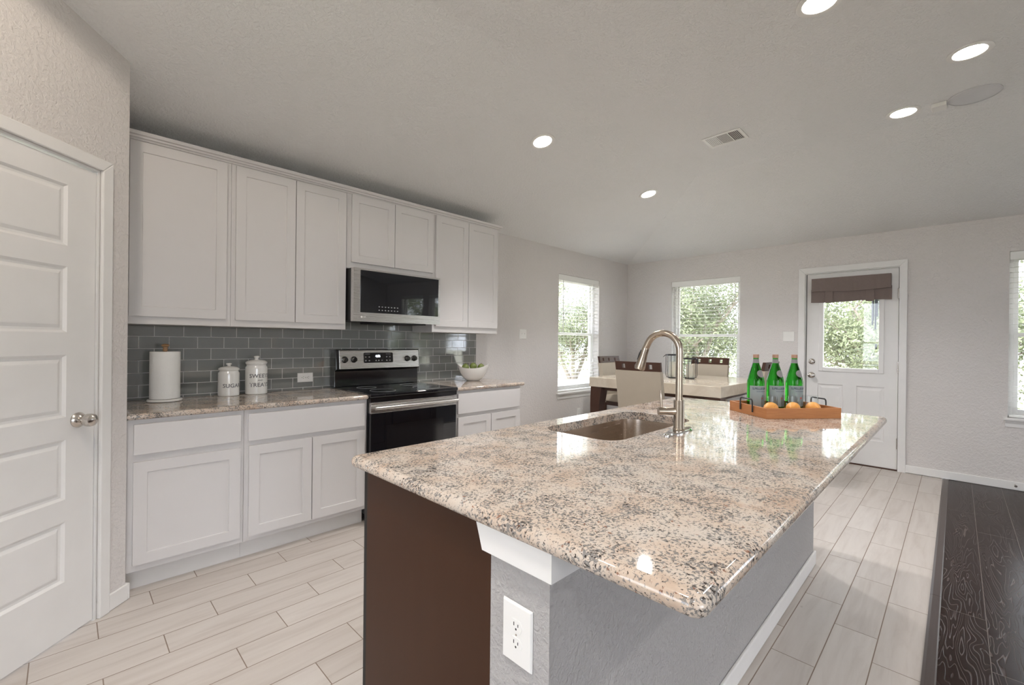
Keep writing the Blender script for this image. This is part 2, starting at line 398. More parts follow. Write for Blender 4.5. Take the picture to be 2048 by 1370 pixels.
def wallgrid(axis, p0, p1, a0, a1, z0, z1, holes):
    """wall with openings; axis 'y' = plane y in p0..p1 running along x; 'x' = plane x running along y"""
    mb = MB(); xs = sorted({a0, a1, *[a for h in holes for a in h[:2]]}); zs = sorted({z0, z1, *[a for h in holes for a in h[2:]]})
    for i in range(len(xs)-1):
        for j in range(len(zs)-1):
            cx, cz = (xs[i]+xs[i+1])/2, (zs[j]+zs[j+1])/2
            if any(a < cx < b and c < cz < d for a, b, c, d in holes): continue
            if axis == 'y': mb.box(xs[i], xs[i+1], p0, p1, zs[j], zs[j+1])
            else: mb.box(p0, p1, xs[i], xs[i+1], zs[j], zs[j+1])
    return mb
#==SHELL==
# ------------------------------------------------------------------ room shell
T = .16
WZ0, WZ1 = .655, 2.175
winA = (4.43, 5.335, WZ0, WZ1)
winsB = [(1.97, 2.885, WZ0, WZ1), (-1.24, -.335, WZ0, WZ1), (-2.62, -1.70, WZ0, WZ1), (-3.83, -2.86, WZ0, WZ1)]
doorB = (.415, 1.262, 0, 2.13)
fl = MB().box(XL-T, XB+T, .088, YA+T, -.06, 0); struct('floor', fl, 'tile')
fl = MB().box(XL-T, XB+T, YR-T, .045, -.06, .004); struct('floor', fl, 'darkwood')
for k, (a, b) in enumerate(((XL, .95), (.95, 3.2), (3.2, XB-.02))):
    m = MB().prism([(.045, 0), (.088, 0), (.088, .005), (.078, .009), (.050, .009), (.045, .007)], 'x', a+.001, b-.001)
    struct('trim_%d' % (k+1), m, 'strip')
struct('wall_back', wallgrid('y', YA, YA+T, PC[0]-.0, XB+T, 0, 3.1, [winA]), 'wall')
struct('wall_right', wallgrid('x', XB, XB+T, YR-T, YA, 0, 3.1, [doorB]+winsB), 'wall')
# unseen window openings, added in the living room walls to bring in more daylight
fillW = [(-2.05, .45, .30, 2.45)]
rearFillW = [(-4.2, -3.0, .30, 2.45), (.35, 1.78, .30, 2.45)]
struct('wall_front', wallgrid('y', YR-T, YR, XL-T, XB, 0, 3.1, fillW), 'wall')
struct('wall_left', wallgrid('x', XL-T, XL, YR, 1.94, 0, 3.1, rearFillW), 'wall')
# pantry walls : return wall, diagonal wall, short wall
e1 = (-.75, PC[1]-(PC[0]+.75))
m = MB().box(PC[0]-.10, PC[0], PC[1]+.0, YA, 0, 3.1); struct('wall_pantry_return', m, 'wall')
dlen = (PC[0]-e1[0])*sqrt(2)
pan = structE('wall_pantry', (PC[0], PC[1], 0), radians(-135))
DT0, DT1, DZ = .168, .950, 2.052
m = MB()
for (a, b, c, d) in ((0, DT0-.012, 0, 3.1), (DT1+.012, dlen, 0, 3.1), (DT0-.012, DT1+.012, DZ+.012, 3.1)): m.box(a, b, -.10, 0, c, d)
mkobj('wall_face', m, 'wall', pan, local=True)
struct('wall_pantry_side', MB().box(XL, e1[0], e1[1], e1[1]+.1, 0, 3.1), 'wall')
# ceiling : two slopes meeting in a hip, then flat
def zA(y): return ZW+(YA-y)*SLA
zz = .04
V = [(XL-T, YA+T, ZW-SLA*T), (XB, YA, ZW), (XC, YC, ZC), (XL-T, YC, ZC), (XB+T, YR-T, ZW-SLB*T), (XC, YR-T, ZC), (XL-T, YR-T, ZC), (XB+T, YA+T, ZW-SLB*T)]
cm = MB().add([Vector(p) for p in V]+[Vector(p)+Vector((0, 0, .25)) for p in V],
              [(0, 7, 2, 3), (7, 4, 5, 2), (3, 2, 5, 6), (8, 11, 10, 15), (15, 10, 13, 12), (11, 14, 13, 10), (0, 3, 11, 8), (3, 6, 14, 11), (6, 5, 13, 14), (5, 4, 12, 13), (4, 7, 15, 12), (7, 0, 8, 15)])
struct('ceiling', cm, 'ceiling')

# baseboards
def bb(name, x0, x1, y0, y1):
    m = MB().box(x0, x1, y0, y1, .005, .080); struct(name, m, 'trim', bevel=.004)
bb('baseboard_right', XB-.014, XB-.0005, YR, .366); bb('baseboard_right', XB-.014, XB-.0005, 1.325, YA-.001)
bb('baseboard_back', 3.09, XB-.015, YA-.014, YA-.0005)
o = structE('baseboard_pantry', (PC[0], PC[1], 0), radians(-135))
mkobj('board', MB().box(.0, .102, .0005, .014, .002, .080).box(-.012, 0.0, -.02, .014, .002, .080), 'trim', o, local=True, bevel=.003)
bb('baseboard_front', XL+.001, XB-.015, YR+.0005, YR+.014)

# ------------------------------------------------------------------ windows
def window(idx, axis, a, b, z0, z1, inside, outward, blind=True, blabel='', big=False):
    """opening a..b along the wall; inside = wall face coordinate; outward = +1/-1 direction out of the room"""
    def B(m, p, q, d0, d1, c, d):
        if axis == 'y': m.box(p, q, inside+outward*d0, inside+outward*d1, c, d)
        else: m.box(inside+outward*d0, inside+outward*d1, p, q, c, d)
    base = ((a+b)/2, inside, z0) if axis == 'y' else (inside, (a+b)/2, z0)
    w_ = structE('window_%d' % idx, base)
    m = MB(); f = .035
    B(m, a, a+f, .09, .155, z0, z1); B(m, b-f, b, .09, .155, z0, z1); B(m, a+f, b-f, .09, .155, z0, z0+f); B(m, a+f, b-f, .09, .155, z1-f, z1)
    mkobj('window_frame', m, 'white_plastic', w_, bevel=.003)
    zm = (z0+z1)/2; s = .03
    for (c, d, dd) in ((z0+f, zm+.018, .095), (zm-.018, z1-f, .122)):
        m = MB(); p, q = a+f, b-f
        B(m, p, p+s, dd, dd+.025, c, d); B(m, q-s, q, dd, dd+.025, c, d); B(m, p+s, q-s, dd, dd+.025, c, c+s+.006); B(m, p+s, q-s, dd, dd+.025, d-s-.006, d)
        if big: B(m, (p+q)/2-.03, (p+q)/2+.03, dd, dd+.025, c, d)
        sh = mkobj('sash', m, 'white_plastic', w_, bevel=.002)
        m = MB(); B(m, p+s, q-s, dd+.010, dd+.014, c+s, d-s); gl = mkobj('window_pane', m, 'pane', sh); gl.location = (0, 0, 0)
        # pane is a child of the sash, whose frame equals the window's
        for v_ in gl.data.vertices: pass
    m = MB()
    if z0 > .5:
        B(m, a-.03, b+.03, -.035, 0.0, z0-.022, z0); B(m, a+.001, b-.001, 0.0, .09, z0-.0219, z0+.0001)
        st = mkobj('window_sill', m, 'trim', w_, bevel=.004)
        m = MB(); 
        prof = [(0, 0), (.022, 0), (.020, -.012), (.010, -.030), (.008, -.060), (0, -.060)]
        pts0 = []; pts1 = []
        for d_, h_ in prof:
            dd = inside-outward*(d_+.0004)
            if axis == 'y': pts0.append((a-.015, dd, z0-.022+h_)); pts1.append((b+.015, dd, z0-.022+h_))
            else: pts0.append((dd, a-.015, z0-.022+h_)); pts1.append((dd, b+.015, z0-.022+h_))
        m.rings([pts0, pts1], smooth=False); mkobj('apron', m, 'trim', w_)
    if blind:
        t = thing('window_blind', blabel, 'blind', (base[0], base[1], z0+.002), 0, None)
        m = MB(); B(m, a+.004, b-.004, .012, .060, z1-.045, z1-.003); mkobj('headrail', m, 'slat', t, bevel=.002)
        m = MB(); B(m, a+.002, b-.002, .004, .011, z1-.075, z1-.002); mkobj('valance_board', m, 'slat', t, bevel=.002)
        m = MB(); z = z1-.095; 
        while z > z0+.05:
            B(m, a+.006, b-.006, .014, .064, z, z+.0025); z -= .0475
        mkobj('slats', m, 'slat', t)
        m = MB(); B(m, a+.006, b-.006, .014, .064, z0+.004, z0+.024); mkobj('bottom_rail', m, 'slat', t, bevel=.003)
        for fr in (.14, .5, .86):
            m = MB()
            for dd in (.013, .064): B(m, a+(b-a)*fr-.0009, a+(b-a)*fr+.0009, dd, dd+.0012, z0+.02, z1-.05)
            mkobj('ladder_cord', m, 'slat', t)
        m = MB(); pos = a+.06 if axis == 'x' else a+.10
        B(m, pos-.0035, pos+.0035, .001, .008, z1-.75, z1-.06); mkobj('tilt_wand', m, 'white_plastic', t)
        m = MB(); pos = b-.13 if axis == 'y' else b-.02
        B(m, pos-.0012, pos+.0012, .001, .0035, z0+.42, z1-.06); B(m, pos-.006, pos+.006, -.004, .008, z0+.38, z0+.42); mkobj('lift_cord', m, 'white_plastic', t)
    return w_
window(1, 'y', *winA, YA, 1, blabel='white slatted blind over the window left of the room corner')
window(2, 'x', *winsB[0], XB, 1, blabel='white slatted blind behind the faucet and dining chairs, between room corner and back door')
window(3, 'x', *winsB[1], XB, 1, blabel='white slatted blind at the right edge of the photo, beyond the back door')
window(4, 'x', *winsB[2], XB, 1, blabel='white slatted blind reflected at the right edge of the microwave glass')
window(5, 'x', *winsB[3], XB, 1, blabel='white slatted blind reflected whole in the middle right of the microwave glass')
window(6, 'y', *fillW[0], YR, -1, blind=False, big=True)  # unseen front window, added for its daylight
for k, r_ in enumerate(rearFillW): window(7+k, 'x', *r_, XL, -1, blind=False, big=True)  # unseen rear windows, added to light the room from behind the camera

# ------------------------------------------------------------------ back door
d = structE('door_1', (XB, .838, 0))
cw = .062
m = MB(); Y0, Y1, Z1 = .415, 1.262, 2.13
O, I = (Y0-.052, Y1+.060, Z1+.062), (Y0+.010, Y1-.004, Z1-.004)
for poly in ([(O[0], .0), (I[0], .0), (I[0], I[2]), (O[0], O[2])], [(I[1], 0), (O[1], 0), (O[1], O[2]), (I[1], I[2])], [(O[0], O[2]), (I[0], I[2]), (I[1], I[2]), (O[1], O[2])]):
    m.rings([[(XB-.0005, a, b) for a, b in poly], [(XB-.018, a, b) for a, b in poly]], smooth=False)
mkobj('casing', m, 'trim', d, bevel=.003)
m = MB(); m.box(XB+.0, XB+T, Y0+.0005, Y0+.012, 0, Z1-.002); m.box(XB, XB+T, Y1-.012, Y1-.0005, 0, Z1-.002); m.box(XB, XB+T, Y0+.012, Y1-.012, Z1-.014, Z1-.0005); m.box(XB+.060, XB+.075, Y0+.0121, Y0+.040, .013, Z1-.0145); m.box(XB+.060, XB+.075, Y1-.040, Y1-.0121, .013, Z1-.0145); m.box(XB+.060, XB+.075, Y0+.0401, Y1-.0401, Z1-.045, Z1-.0145)
mkobj('jamb', m, 'trim', d)
m = MB().box(XB+.002, XB+T, Y0+.013, Y1-.013, .0, .012); mkobj('threshold', m, 'espresso', d)
# leaf: local x = along wall (from Y1 side to Y0 side), front face towards -X
LW, LH = 2*.4035, 2.100; ly0 = .431
gl0, gl1, gz0, gz1 = .125, LW-.125, 1.015, 1.93
mm = facade(LW, LH, .044, [(gl0+.0, gl1, gz0-.014, gz1-.014), (.105, .345, .265, .845), (LW-.345, LW-.105, .265, .845)], [(.012, .008), (.028, .008), (.040, .003)])
# open the glazed panel: rebuild without its cap
mm = MB(); xs = [0, gl0, gl1, LW]; zs = [0, gz0-.014, gz1-.014, LH]
mm.box(0, gl0, 0, .044, gz0-.014, gz1-.014); mm.box(gl1, LW, 0, .044, gz0-.014, gz1-.014); mm.box(0, LW, 0, .044, gz1-.014, LH)
low = facade(LW, gz0-.014, .044, [(.105, .345, .265, .845), (LW-.345, LW-.105, .265, .845)], [(.010, .009), (.024, .009), (.042, .002)])
mm.add(low.v, low.f)
X0L = XB+.012
def toB(mb): mb.v = [(X0L+y, ly0+LW-x, z+.014) for x, y, z in mb.v]; return mb
mkobj('door_leaf', toB(mm), 'trim', d)
m = MB(); W_ = .032
for a, b, c, e_ in ((gl0-.012, gl0+W_, gz0-.026, gz1-.002), (gl1-W_, gl1+.012, gz0-.026, gz1-.002), (gl0+W_, gl1-W_, gz0-.026, gz0-.014+W_), (gl0+W_, gl1-W_, gz1-.014-W_, gz1-.002)):
    m.box(a, b, -.010, .054, c, e_)
mkobj('glazing_frame', toB(m), 'trim', d, bevel=.005)
m = MB().box(gl0+.02, gl1-.02, .018, .024, gz0, gz1-.03); mkobj('door_pane', toB(m), 'pane', d)
for z, r in ((1.110, .031), (.953, .033)):
    m = MB(); c = (X0L, 1.188, z)
    if z > 1: m.lathe([(.033, -.0005), (.033, -.006), (.027, -.013), (.022, -.016)], c, 28, axis='x'); m.box(X0L-.034, X0L-.014, 1.188-.005, 1.188+.005, z-.016, z+.016)
    else: m.lathe([(.033, -.0005), (.033, -.006), (.026, -.012), (.012, -.016), (.011, -.034), (.020, -.040), (.029, -.052), (.029, -.062), (.018, -.070), (.001, -.073)], c, 28, axis='x')
    mkobj('deadbolt' if z > 1 else 'door_handle', m, 'satin', d, bevel=0)
for z in (1.845, 1.08, .285):
    m = MB().box(XB-.004, XB+.011, .4285, .4345, z-.055, z+.055).lathe([(.006, -.055), (.006, .055)], (XB-.006, .4315, z), 12); mkobj('hinge', m, 'satin', d)

# valance curtain
t = thing('valance_curtain', 'folded grey-brown cloth valance covering the top of the back door glass', 'curtain', (XB-.02, .838, 1.78))
def cloth(y0, y1, z0, z1, x, amp, ph=0, n=60, dep=.012):
    m = MB(); f = []; b = []
    for i in range(n+1):
        y = y0+(y1-y0)*i/n; o_ = amp*sin(i*.9+ph)*sin(i*.23+ph)
        f.append((x+o_, y)); b.append((x+dep+o_, y))
    L = f+b[::-1]
    m.rings([[(a, c, z0+.006*sin((c-y0)*9+ph)) for a, c in L], [(a+.004, c, (z0+z1)/2) for a, c in L], [(a, c, z1) for a, c in L]], smooth=True); return m
mkobj('lower_fold', cloth(.482, 1.192, 1.785, 1.93, XB-.040, .003), 'valance', t)
mkobj('upper_fold', cloth(.488, 1.186, 1.902, 2.055, XB-.062, .004, 2, dep=.05), 'valance', t)
for y in (.66, 1.02):
    m = MB().box(XB-.050, XB-.042, y-.036, y+.036, 1.775, 1.912); mkobj('tie_strap', m, 'valance', t, bevel=.002)

# ------------------------------------------------------------------ pantry door
pd = structE('door_2', (PC[0], PC[1], 0), radians(-135))
m = MB(); A0, A1, AZ = DT0-.066, DT1+.066, DZ+.066; i0, i1, iz = DT0-.014, DT1+.014, DZ+.014
for poly in ([(A0, 0), (i0, 0), (i0, iz), (A0, AZ)], [(i1, 0), (A1, 0), (A1, AZ), (i1, iz)], [(A0, AZ), (i0, iz), (i1, iz), (A1, AZ)]):
    m.rings([[(a, .0005, b) for a, b in poly], [(a, .017, b) for a, b in poly]], smooth=False)
mkobj('casing', m, 'trim', pd, local=True, bevel=.004)
m = MB(); m.box(DT0-.0118, DT0-.003, -.10, .0005, 0, DZ+.003); m.box(DT1+.003, DT1+.0118, -.10, .0005, 0, DZ+.003); m.box(DT0-.0118, DT1+.0118, -.10, .0005, DZ+.0035, DZ+.0118)
mkobj('jamb', m, 'trim', pd, local=True)
pn = [(.128, .655, a, b) for a, b in ((1.690, 1.952), (1.319, 1.602), (.956, 1.223), (.602, .860), (.248, .506))]
mb = facade(DT1-DT0, DZ-.012, .035, [(a, b, c-.008, e_-.008) for a, b, c, e_ in pn], [(.010, .009), (.020, .0095), (.034, .003), (.04, .0025)])
mb.v = [(x+DT0, -.006-y, z+.008) for x, y, z in mb.v]
mkobj('door_leaf', mb, 'trim', pd, local=True)
m = MB().lathe([(.033, -.006), (.034, -.001), (.030, .006), (.020, .012), (.014, .015), (.014, .020), (.022, .026), (.0275, .038), (.0285, .050), (.0255, .062), (.015, .0705), (.001, .0725)], (.245, 0, .935), 36, axis='y')
mkobj('door_handle', m, 'satin', pd, local=True)
m = MB().box(DT0-.0025, DT0+.0005, -.034, -.008, .90, .97); mkobj('latch_plate', m, 'satin', pd, local=True)
#==CABS==
# ------------------------------------------------------------------ cabinets
SH = [(.0012, .006)]
def cab_door(x0, x1, z0, z1, y, parent, name='door'):
    b = .056
    mb = facade(x1-x0, z1-z0, .019, [(b, x1-x0-b, b, z1-z0-b)], [(.0015, .007)]); mb.v = [(x+x0, yy+y, z+z0) for x, yy, z in mb.v]
    return mkobj(name, weldflat(mb), 'cab', parent, bevel=.0012)
def weldflat(mb):
    r = weld(mb); r.sm = [False]*len(r.f); return r
def cab(name, label, x0, x1, y0, y1, z0, z1, doors, drawers, group, toe=False):
    t = thing(name, label, 'cabinet', ((x0+x1)/2, (y0+y1)/2, 0 if toe else z0), 0, group)
    m = MB().box(x0+.0006, x1-.0006, y0, y1, z0+(.11 if toe else 0), z1); mkobj('body', m, 'cab', t, bevel=.001)
    if toe: m = MB().box(x0+.0006, x1-.0006, y0+.06, y1, 0.0, .11); mkobj('toe_kick', m, 'toe', t)
    for d_ in doors: cab_door(*d_, y0-.0195, t)
    for d_ in drawers:
        m = MB().box(d_[0], d_[1], y0-.0195, y0-.0003, d_[2], d_[3]); mkobj('drawer_front', m, 'cab', t, bevel=.0025)
    return t
YF = 2.950; YU = 3.270
GB, GU = 'white base cabinets along the kitchen wall', 'white wall cabinets above the tiled backsplash'
cab('base_cabinet', 'white base cabinet with one wide door, beside the pantry wall', PC[0]+.002, .742, YF, YA-.001, 0, .883, [(.246, .722, .145, .668)], [(.247, .724, .705, .860)], GB, True)
cab('base_cabinet', 'white base cabinet with two doors, left of the range', .742, 1.509, YF, YA-.001, 0, .883, [(.766, 1.126, .140, .671), (1.131, 1.488, .140, .671)], [(.762, 1.488, .700, .860)], GB, True)
cab('base_cabinet', 'white base cabinet right of the range, under the fruit bowl', 2.279, 3.075, YF, YA-.001, 0, .883, [(2.315, 2.683, .140, .660), (2.690, 3.055, .140, .660)], [(2.313, 3.053, .690, .860)], GB, True)
U0, U1 = 1.378, 2.425
cab('wall_cabinet', 'white wall cabinet with a single door, above the paper towel and canisters', PC[0]+.002, .740, YU, YA-.001, U0, U1, [(.247, .714, 1.422, 2.402)], [], GU)
cab('wall_cabinet', 'tall white wall cabinet with two doors, just left of the microwave', .740, 1.495, YU, YA-.001, U0, U1, [(.764, 1.1235, 1.420, 2.402), (1.1285, 1.484, 1.420, 2.402)], [], GU)
cab('wall_cabinet', 'short white wall cabinet with two doors directly above the microwave', 1.495, 2.277, YU, YA-.001, 1.845, U1, [(1.530, 1.892, 1.893, 2.407), (1.897, 2.272, 1.893, 2.407)], [], GU)
cab('wall_cabinet', 'tall white wall cabinet with two doors at the right end, above the fruit bowl', 2.277, 3.058, YU, YA-.001, U0, U1, [(2.303, 2.668, 1.430, 2.407), (2.673, 3.047, 1.430, 2.407)], [], GU)
m = MB(); prof = [(0, 0), (.006, 0), (.010, .010), (.018, .013), (.020, .022), (.032, .026), (.036, .036), (.036, .044), (0, .044)]
x0, x1 = PC[0]+.002, 3.058
r0 = [(x0, YU-.0005-o_, 2.410+h_) for o_, h_ in prof]; r1 = [(x1+o_, YU-.0005-o_, 2.410+h_) for o_, h_ in prof]; r3 = [(x1+o_, YA-.002, 2.410+h_) for o_, h_ in prof]
prof0 = [(x1, YU-.0005, 2.410)]
m.rings([r0, r1, r3], smooth=False); single('crown_moulding', m, 'cab', 'thin white stepped crown moulding along the tops of the wall cabinets', 'moulding')

# worktops
single('granite_worktop', slab(PC[0]+.001, 2.918, 1.508, YA-.0105, .915, .031, .004), 'granite', 'long speckled granite worktop holding the canisters and paper towel', 'worktop')
single('granite_worktop', slab(2.281, 2.918, 3.108, YA-.0105, .915, .031, .012), 'granite', 'short speckled granite worktop under the fruit bowl', 'worktop')
m = MB().box(PC[0]+.0005, 3.052, YA-.010, YA-.0005, .884, 1.377).box(1.497, 2.275, YA-.010, YA-.0005, 1.377, 1.46)
struct('trim_backsplash', m, 'subway')

# outlets and switches
def plate(name, label, cat, c, normal, w_, h_, kind, group=None, horiz=False):
    """wall plate: built facing -Y in local space then turned"""
    rz = {'-y': 0, '-x': radians(-90), '+x': radians(90)}[normal]
    t = thing(name, label, cat, c, rz, group)
    m = MB(); A = [(-w_/2, -h_/2), (w_/2, -h_/2), (w_/2, h_/2), (-w_/2, h_/2)]; k = .93
    m.rings([[(x, -.0003, z) for x, z in A], [(x, -.002, z) for x, z in A], [(x*k, -.0065, z*(1-(1-k)*w_/h_)) for x, z in A]], smooth=False)
    mkobj('cover_plate', m, 'white_plastic', t, local=True, bevel=.0008)
    if kind == 'outlet':
        for s in (-1, 1):
            f_ = MB(); L = []
            cz = s*.0195
            for i in range(28):
                a = 2*pi*i/28; x, z = .0172*cos(a), .0172*sin(a); z = max(-.0135, min(.0135, z)); L.append((x, z+cz))
            if horiz: L = [(z, -x) for x, z in L]
            f_.rings([[(x, -.0064, z) for x, z in L], [(x, -.0078, z) for x, z in L]], smooth=False); fo = mkobj('receptacle', f_, 'white_plastic', t, local=True)
            m = MB()
            for bx in (-.0062, .0062):
                q_ = [(bx-.0011, cz-.0005), (bx+.0011, cz-.0005), (bx+.0011, cz+(.0075 if bx < 0 else .006)), (bx-.0011, cz+(.0075 if bx < 0 else .006))]
                if horiz: q_ = [(z, -x) for x, z in q_]
                m.rings([[(x, -.0079, z) for x, z in q_], [(x, -.0081, z) for x, z in q_]], smooth=False)
            q_ = [(.0024*cos(2*pi*i/12), cz-.0068+.0026*sin(2*pi*i/12)) for i in range(12)]
            if horiz: q_ = [(z, -x) for x, z in q_]
            m.rings([[(x, -.0079, z) for x, z in q_], [(x, -.0081, z) for x, z in q_]], smooth=False)
            mkobj('slot', m, 'dark_gap', fo, local=True)
        m = MB().lathe([(.0022, -.0064), (.0022, -.0074)], (0, 0, 0), 12, axis='y'); mkobj('screw', m, 'satin', t, local=True)
    else:
        n_ = kind
        for i in range(n_):
            x = (i-(n_-1)/2)*.046
            m = MB().box(x-.005, x+.005, -.0072, -.006, -.012, .012); mkobj('slot', m, 'white_plastic', t, local=True)
            m = MB().box(x-.0035, x+.0035, -.016, -.006, .000, .008); mkobj('toggle', m, 'white_plastic', t, local=True, bevel=.001)
    return t
plate('wall_outlet', 'white double outlet set sideways in the grey tile, left of the range', 'outlet', (1.318, YA-.0102, 1.006), '-y', .117, .072, 'outlet', horiz=True)
plate('light_switch', 'white double switch plate on the wall right of the wall cabinets', 'switch', (3.775, YA, 1.392), '-y', .115, .117, 2)
plate('light_switch', 'white double switch plate left of the back door', 'switch', (XB, 1.422, 1.398), '-x', .118, .118, 2)
plate('light_switch', 'white switch plate seen edge-on beside the pantry wall, above the worktop', 'switch', (PC[0]+.0003, 3.36, 1.005), '+x', .072, .117, 1)
plate('wall_outlet', 'white outlet low on the wall under the left dining room window', 'outlet', (4.88, YA, .36), '-y', .072, .117, 'outlet')
plate('wall_outlet', 'white outlet low on the wall beside the right-hand base cabinet', 'outlet', (3.20, YA, .36), '-y', .072, .117, 'outlet')
#==APPL==
# ------------------------------------------------------------------ microwave
mw = thing('microwave', 'stainless over-range microwave with a black glass door, under the short wall cabinet', 'microwave', (1.886, 3.36, 1.437))
MX0, MX1, MZ0, MZ1, MY = 1.499, 2.274, 1.440, 1.838, 3.150
mkobj('case', MB().box(MX0+.002, MX1-.002, MY+.045, YA-.012, MZ0+.008, MZ1+.002), 'black_matte', mw, bevel=.003)
GX0, GX1, GZ0, GZ1 = MX0+.052, MX1-.018, MZ0+.068, MZ1-.014
m = MB()
for a, b, c, e_ in ((MX0, GX0, MZ0, MZ1), (GX1, MX1, MZ0, MZ1), (GX0, GX1, MZ0, GZ0), (GX0, GX1, GZ1, MZ1)): m.box(a, b, MY, MY+.044, c, e_)
mkobj('door', weldflat(m), 'steel', mw, bevel=.0)
mkobj('door_glass', MB().prism([(MY+.0015, GZ0), (MY+.030, GZ0), (MY+.030, GZ1), (MY-.0045, GZ1)], 'x', GX0, GX1), 'black_glass', mw, bevel=.001)
mkobj('underside_vent', MB().box(MX0+.20, MX1-.12, MY+.03, MY+.30, MZ0-.010, MZ0+.007), 'black_matte', mw, bevel=.002)
m = MB()
for r_ in range(2):
    for k in range(7): m.box(1.70+k*.0265, 1.711+k*.0265, MY-.0009, MY+.0007, GZ0+.020+r_*.026, GZ0+.0265+r_*.026)
mkobj('control_icons', m, 'icons', mw)
lt = text_mb('LG', .016, .0003, 'LEFT'); lt.v = [(MX0+.078+x, MY-.0006-z, MZ0+.034+y) for x, y, z in lt.v]; lt.lathe([(.008, -.0008), (.008, -.0001)], (MX0+.064, MY, MZ0+.034), 20, axis='y'); mkobj('maker_mark', lt, 'white_plastic', mw)

# ------------------------------------------------------------------ range
rg = thing('electric_range', 'stainless and black electric range between the base cabinets', 'range', (1.894, 3.24, 0))
RX0, RX1 = 1.513, 2.275; RY = 2.905
mkobj('body', MB().box(RX0, RX1, RY+.045, YA-.015, .06, .895), 'black_matte', rg, bevel=.002)
for sx in (RX0+.03, RX1-.06):
    mkobj('foot', MB().box(sx, sx+.03, RY+.08, RY+.11, 0, .06), 'black_matte', rg)
m = weldflat(MB().box(RX0-.004, RX1+.003, RY-.015, 3.49, .896, .922)); mkobj('cooktop', m, 'black_glass', rg, bevel=.006)
mkobj('front_band', MB().box(RX0, RX1, RY-.002, RY+.044, .862, .895), 'black', rg, bevel=.003)
for cx, cy, r_ in ((1.70, 3.07, .095), (2.09, 3.07, .11), (1.70, 3.33, .075), (2.09, 3.33, .075)):
    m = MB().tube([(cx+r_*cos(2*pi*i/40), cy+r_*sin(2*pi*i/40), .9224) for i in range(40)], .0011, 4, True); mkobj('burner_ring', m, 'icons', rg)
# oven door
od = MB().box(RX0+.006, RX1-.004, RY, RY+.044, .782, .858); mkobj('door_top_panel', od, 'steel', rg, bevel=.002)
mkobj('oven_door', MB().box(RX0+.006, RX1-.004, RY, RY+.044, .235, .781), 'black_glass', rg, bevel=.002)
m = MB().box(RX0+.13, RX1-.13, RY-.0008, RY+.002, .36, .69); mkobj('oven_window', m, 'oven_window' if 'oven_window' in M else 'black', rg)
mkobj('drawer', MB().box(RX0+.006, RX1-.004, RY, RY+.044, .07, .228), 'steel', rg, bevel=.002)
m = MB().tube([(RX0+.02, RY-.040, .822), (RX1-.018, RY-.040, .822)], .0125, 16); 
for xx in (RX0+.045, RX1-.043): m.box(xx-.008, xx+.008, RY-.038, RY+.001, .814, .830)
mkobj('oven_handle', m, 'steel', rg)
# backguard
BG = 3.455
m = MB().prism([(3.49, .922), (3.575, .922), (3.575, 1.222), (3.475, 1.222), (BG+.004, 1.062), (3.49, 1.050)], 'x', RX0-.004, RX1+.004); mkobj('backguard', weldflat(m), 'black', rg, bevel=.004)
tilt = (3.475-BG)/(1.222-1.062)
def bgp(x, z, d): return (x, BG+.004+(z-1.062)*((3.475-BG-.004)/.160)-d, z)
m = MB(); A = [(RX0+.022, 1.066), (RX1-.004, 1.066), (RX1-.004, 1.216), (RX0+.022, 1.216)]
m.rings([[bgp(x, z, .0003) for x, z in A], [bgp(x, z, .004) for x, z in A]], smooth=False); mkobj('control_panel', m, 'steel', rg, bevel=.002)
A = rrect(1.740, 1.112, 2.010, 1.196, .010, 0, 4); m = MB().rings([[bgp(x, z, .0035) for x, z in A], [bgp(x, z, .0052) for x, z in A]], smooth=False); disp = mkobj('display', m, 'black', rg)
tx = text_mb('4:56', .026, .0002); tx.v = [bgp(1.868+x, 1.166+y, .0057+z) for x, y, z in tx.v]; mkobj('clock_digits', tx, 'digits', disp)
marks = [(xx, zz_, .006, .0045) for zz_ in (1.130, 1.160) for xx in (1.758, 1.790, 1.950, 1.980)]+[(xx, 1.130, .005, .004) for xx in (1.85, 1.875, 1.905)]+[(xx, 1.184, .022, .002) for xx in (1.775, 1.965)]
for xx, zz_, a_, b_ in marks:
    A = [(xx-a_, zz_-b_), (xx+a_, zz_-b_), (xx+a_, zz_+b_), (xx-a_, zz_+b_)]
    mkobj('button_mark', MB().rings([[bgp(x, z, .0050) for x, z in A], [bgp(x, z, .0056) for x, z in A]], smooth=False), 'icons', disp)
for xx in (1.578, 1.655, 2.150, 2.222):
    c = bgp(xx, 1.142, 0); m = MB().lathe([(.026, -.003), (.026, -.008), (.021, -.012), (.019, -.030), (.015, -.033)], (c[0], c[1], c[2]), 28, axis='y').box(c[0]-.004, c[0]+.004, c[1]-.038, c[1]-.030, c[2]-.018, c[2]+.018)
    mkobj('knob', m, 'black', rg, bevel=0)

# ------------------------------------------------------------------ worktop items
t = thing('paper_towel_holder', 'white paper towel roll standing upright on a holder with a wooden finial', 'paper towel holder', (.432, 3.42, .915))
mkobj('base', MB().lathe([(.080, 0), (.088, .003), (.089, .010), (.084, .016), (.05, .018)], (.432, 3.42, .915), 48), 'ceramic', t)
m = MB().lathe([(.021, .0185), (.0745, .0185), (.0755, .022), (.0755, .300), (.0745, .302), (.021, .302)], (.432, 3.42, .915), 64, False, False); mkobj('paper_roll', m, 'paper', t)
mkobj('post', MB().lathe([(.008, .016), (.008, .315)], (.432, 3.42, .915), 16), 'wood_knob', t)
mkobj('finial', MB().lathe([(.011, .304), (.013, .314), (.011, .322), (.012, .330), (.019, .336), (.020, .342), (.015, .347), (.004, .350)], (.432, 3.42, .915), 24), 'wood_knob', t)

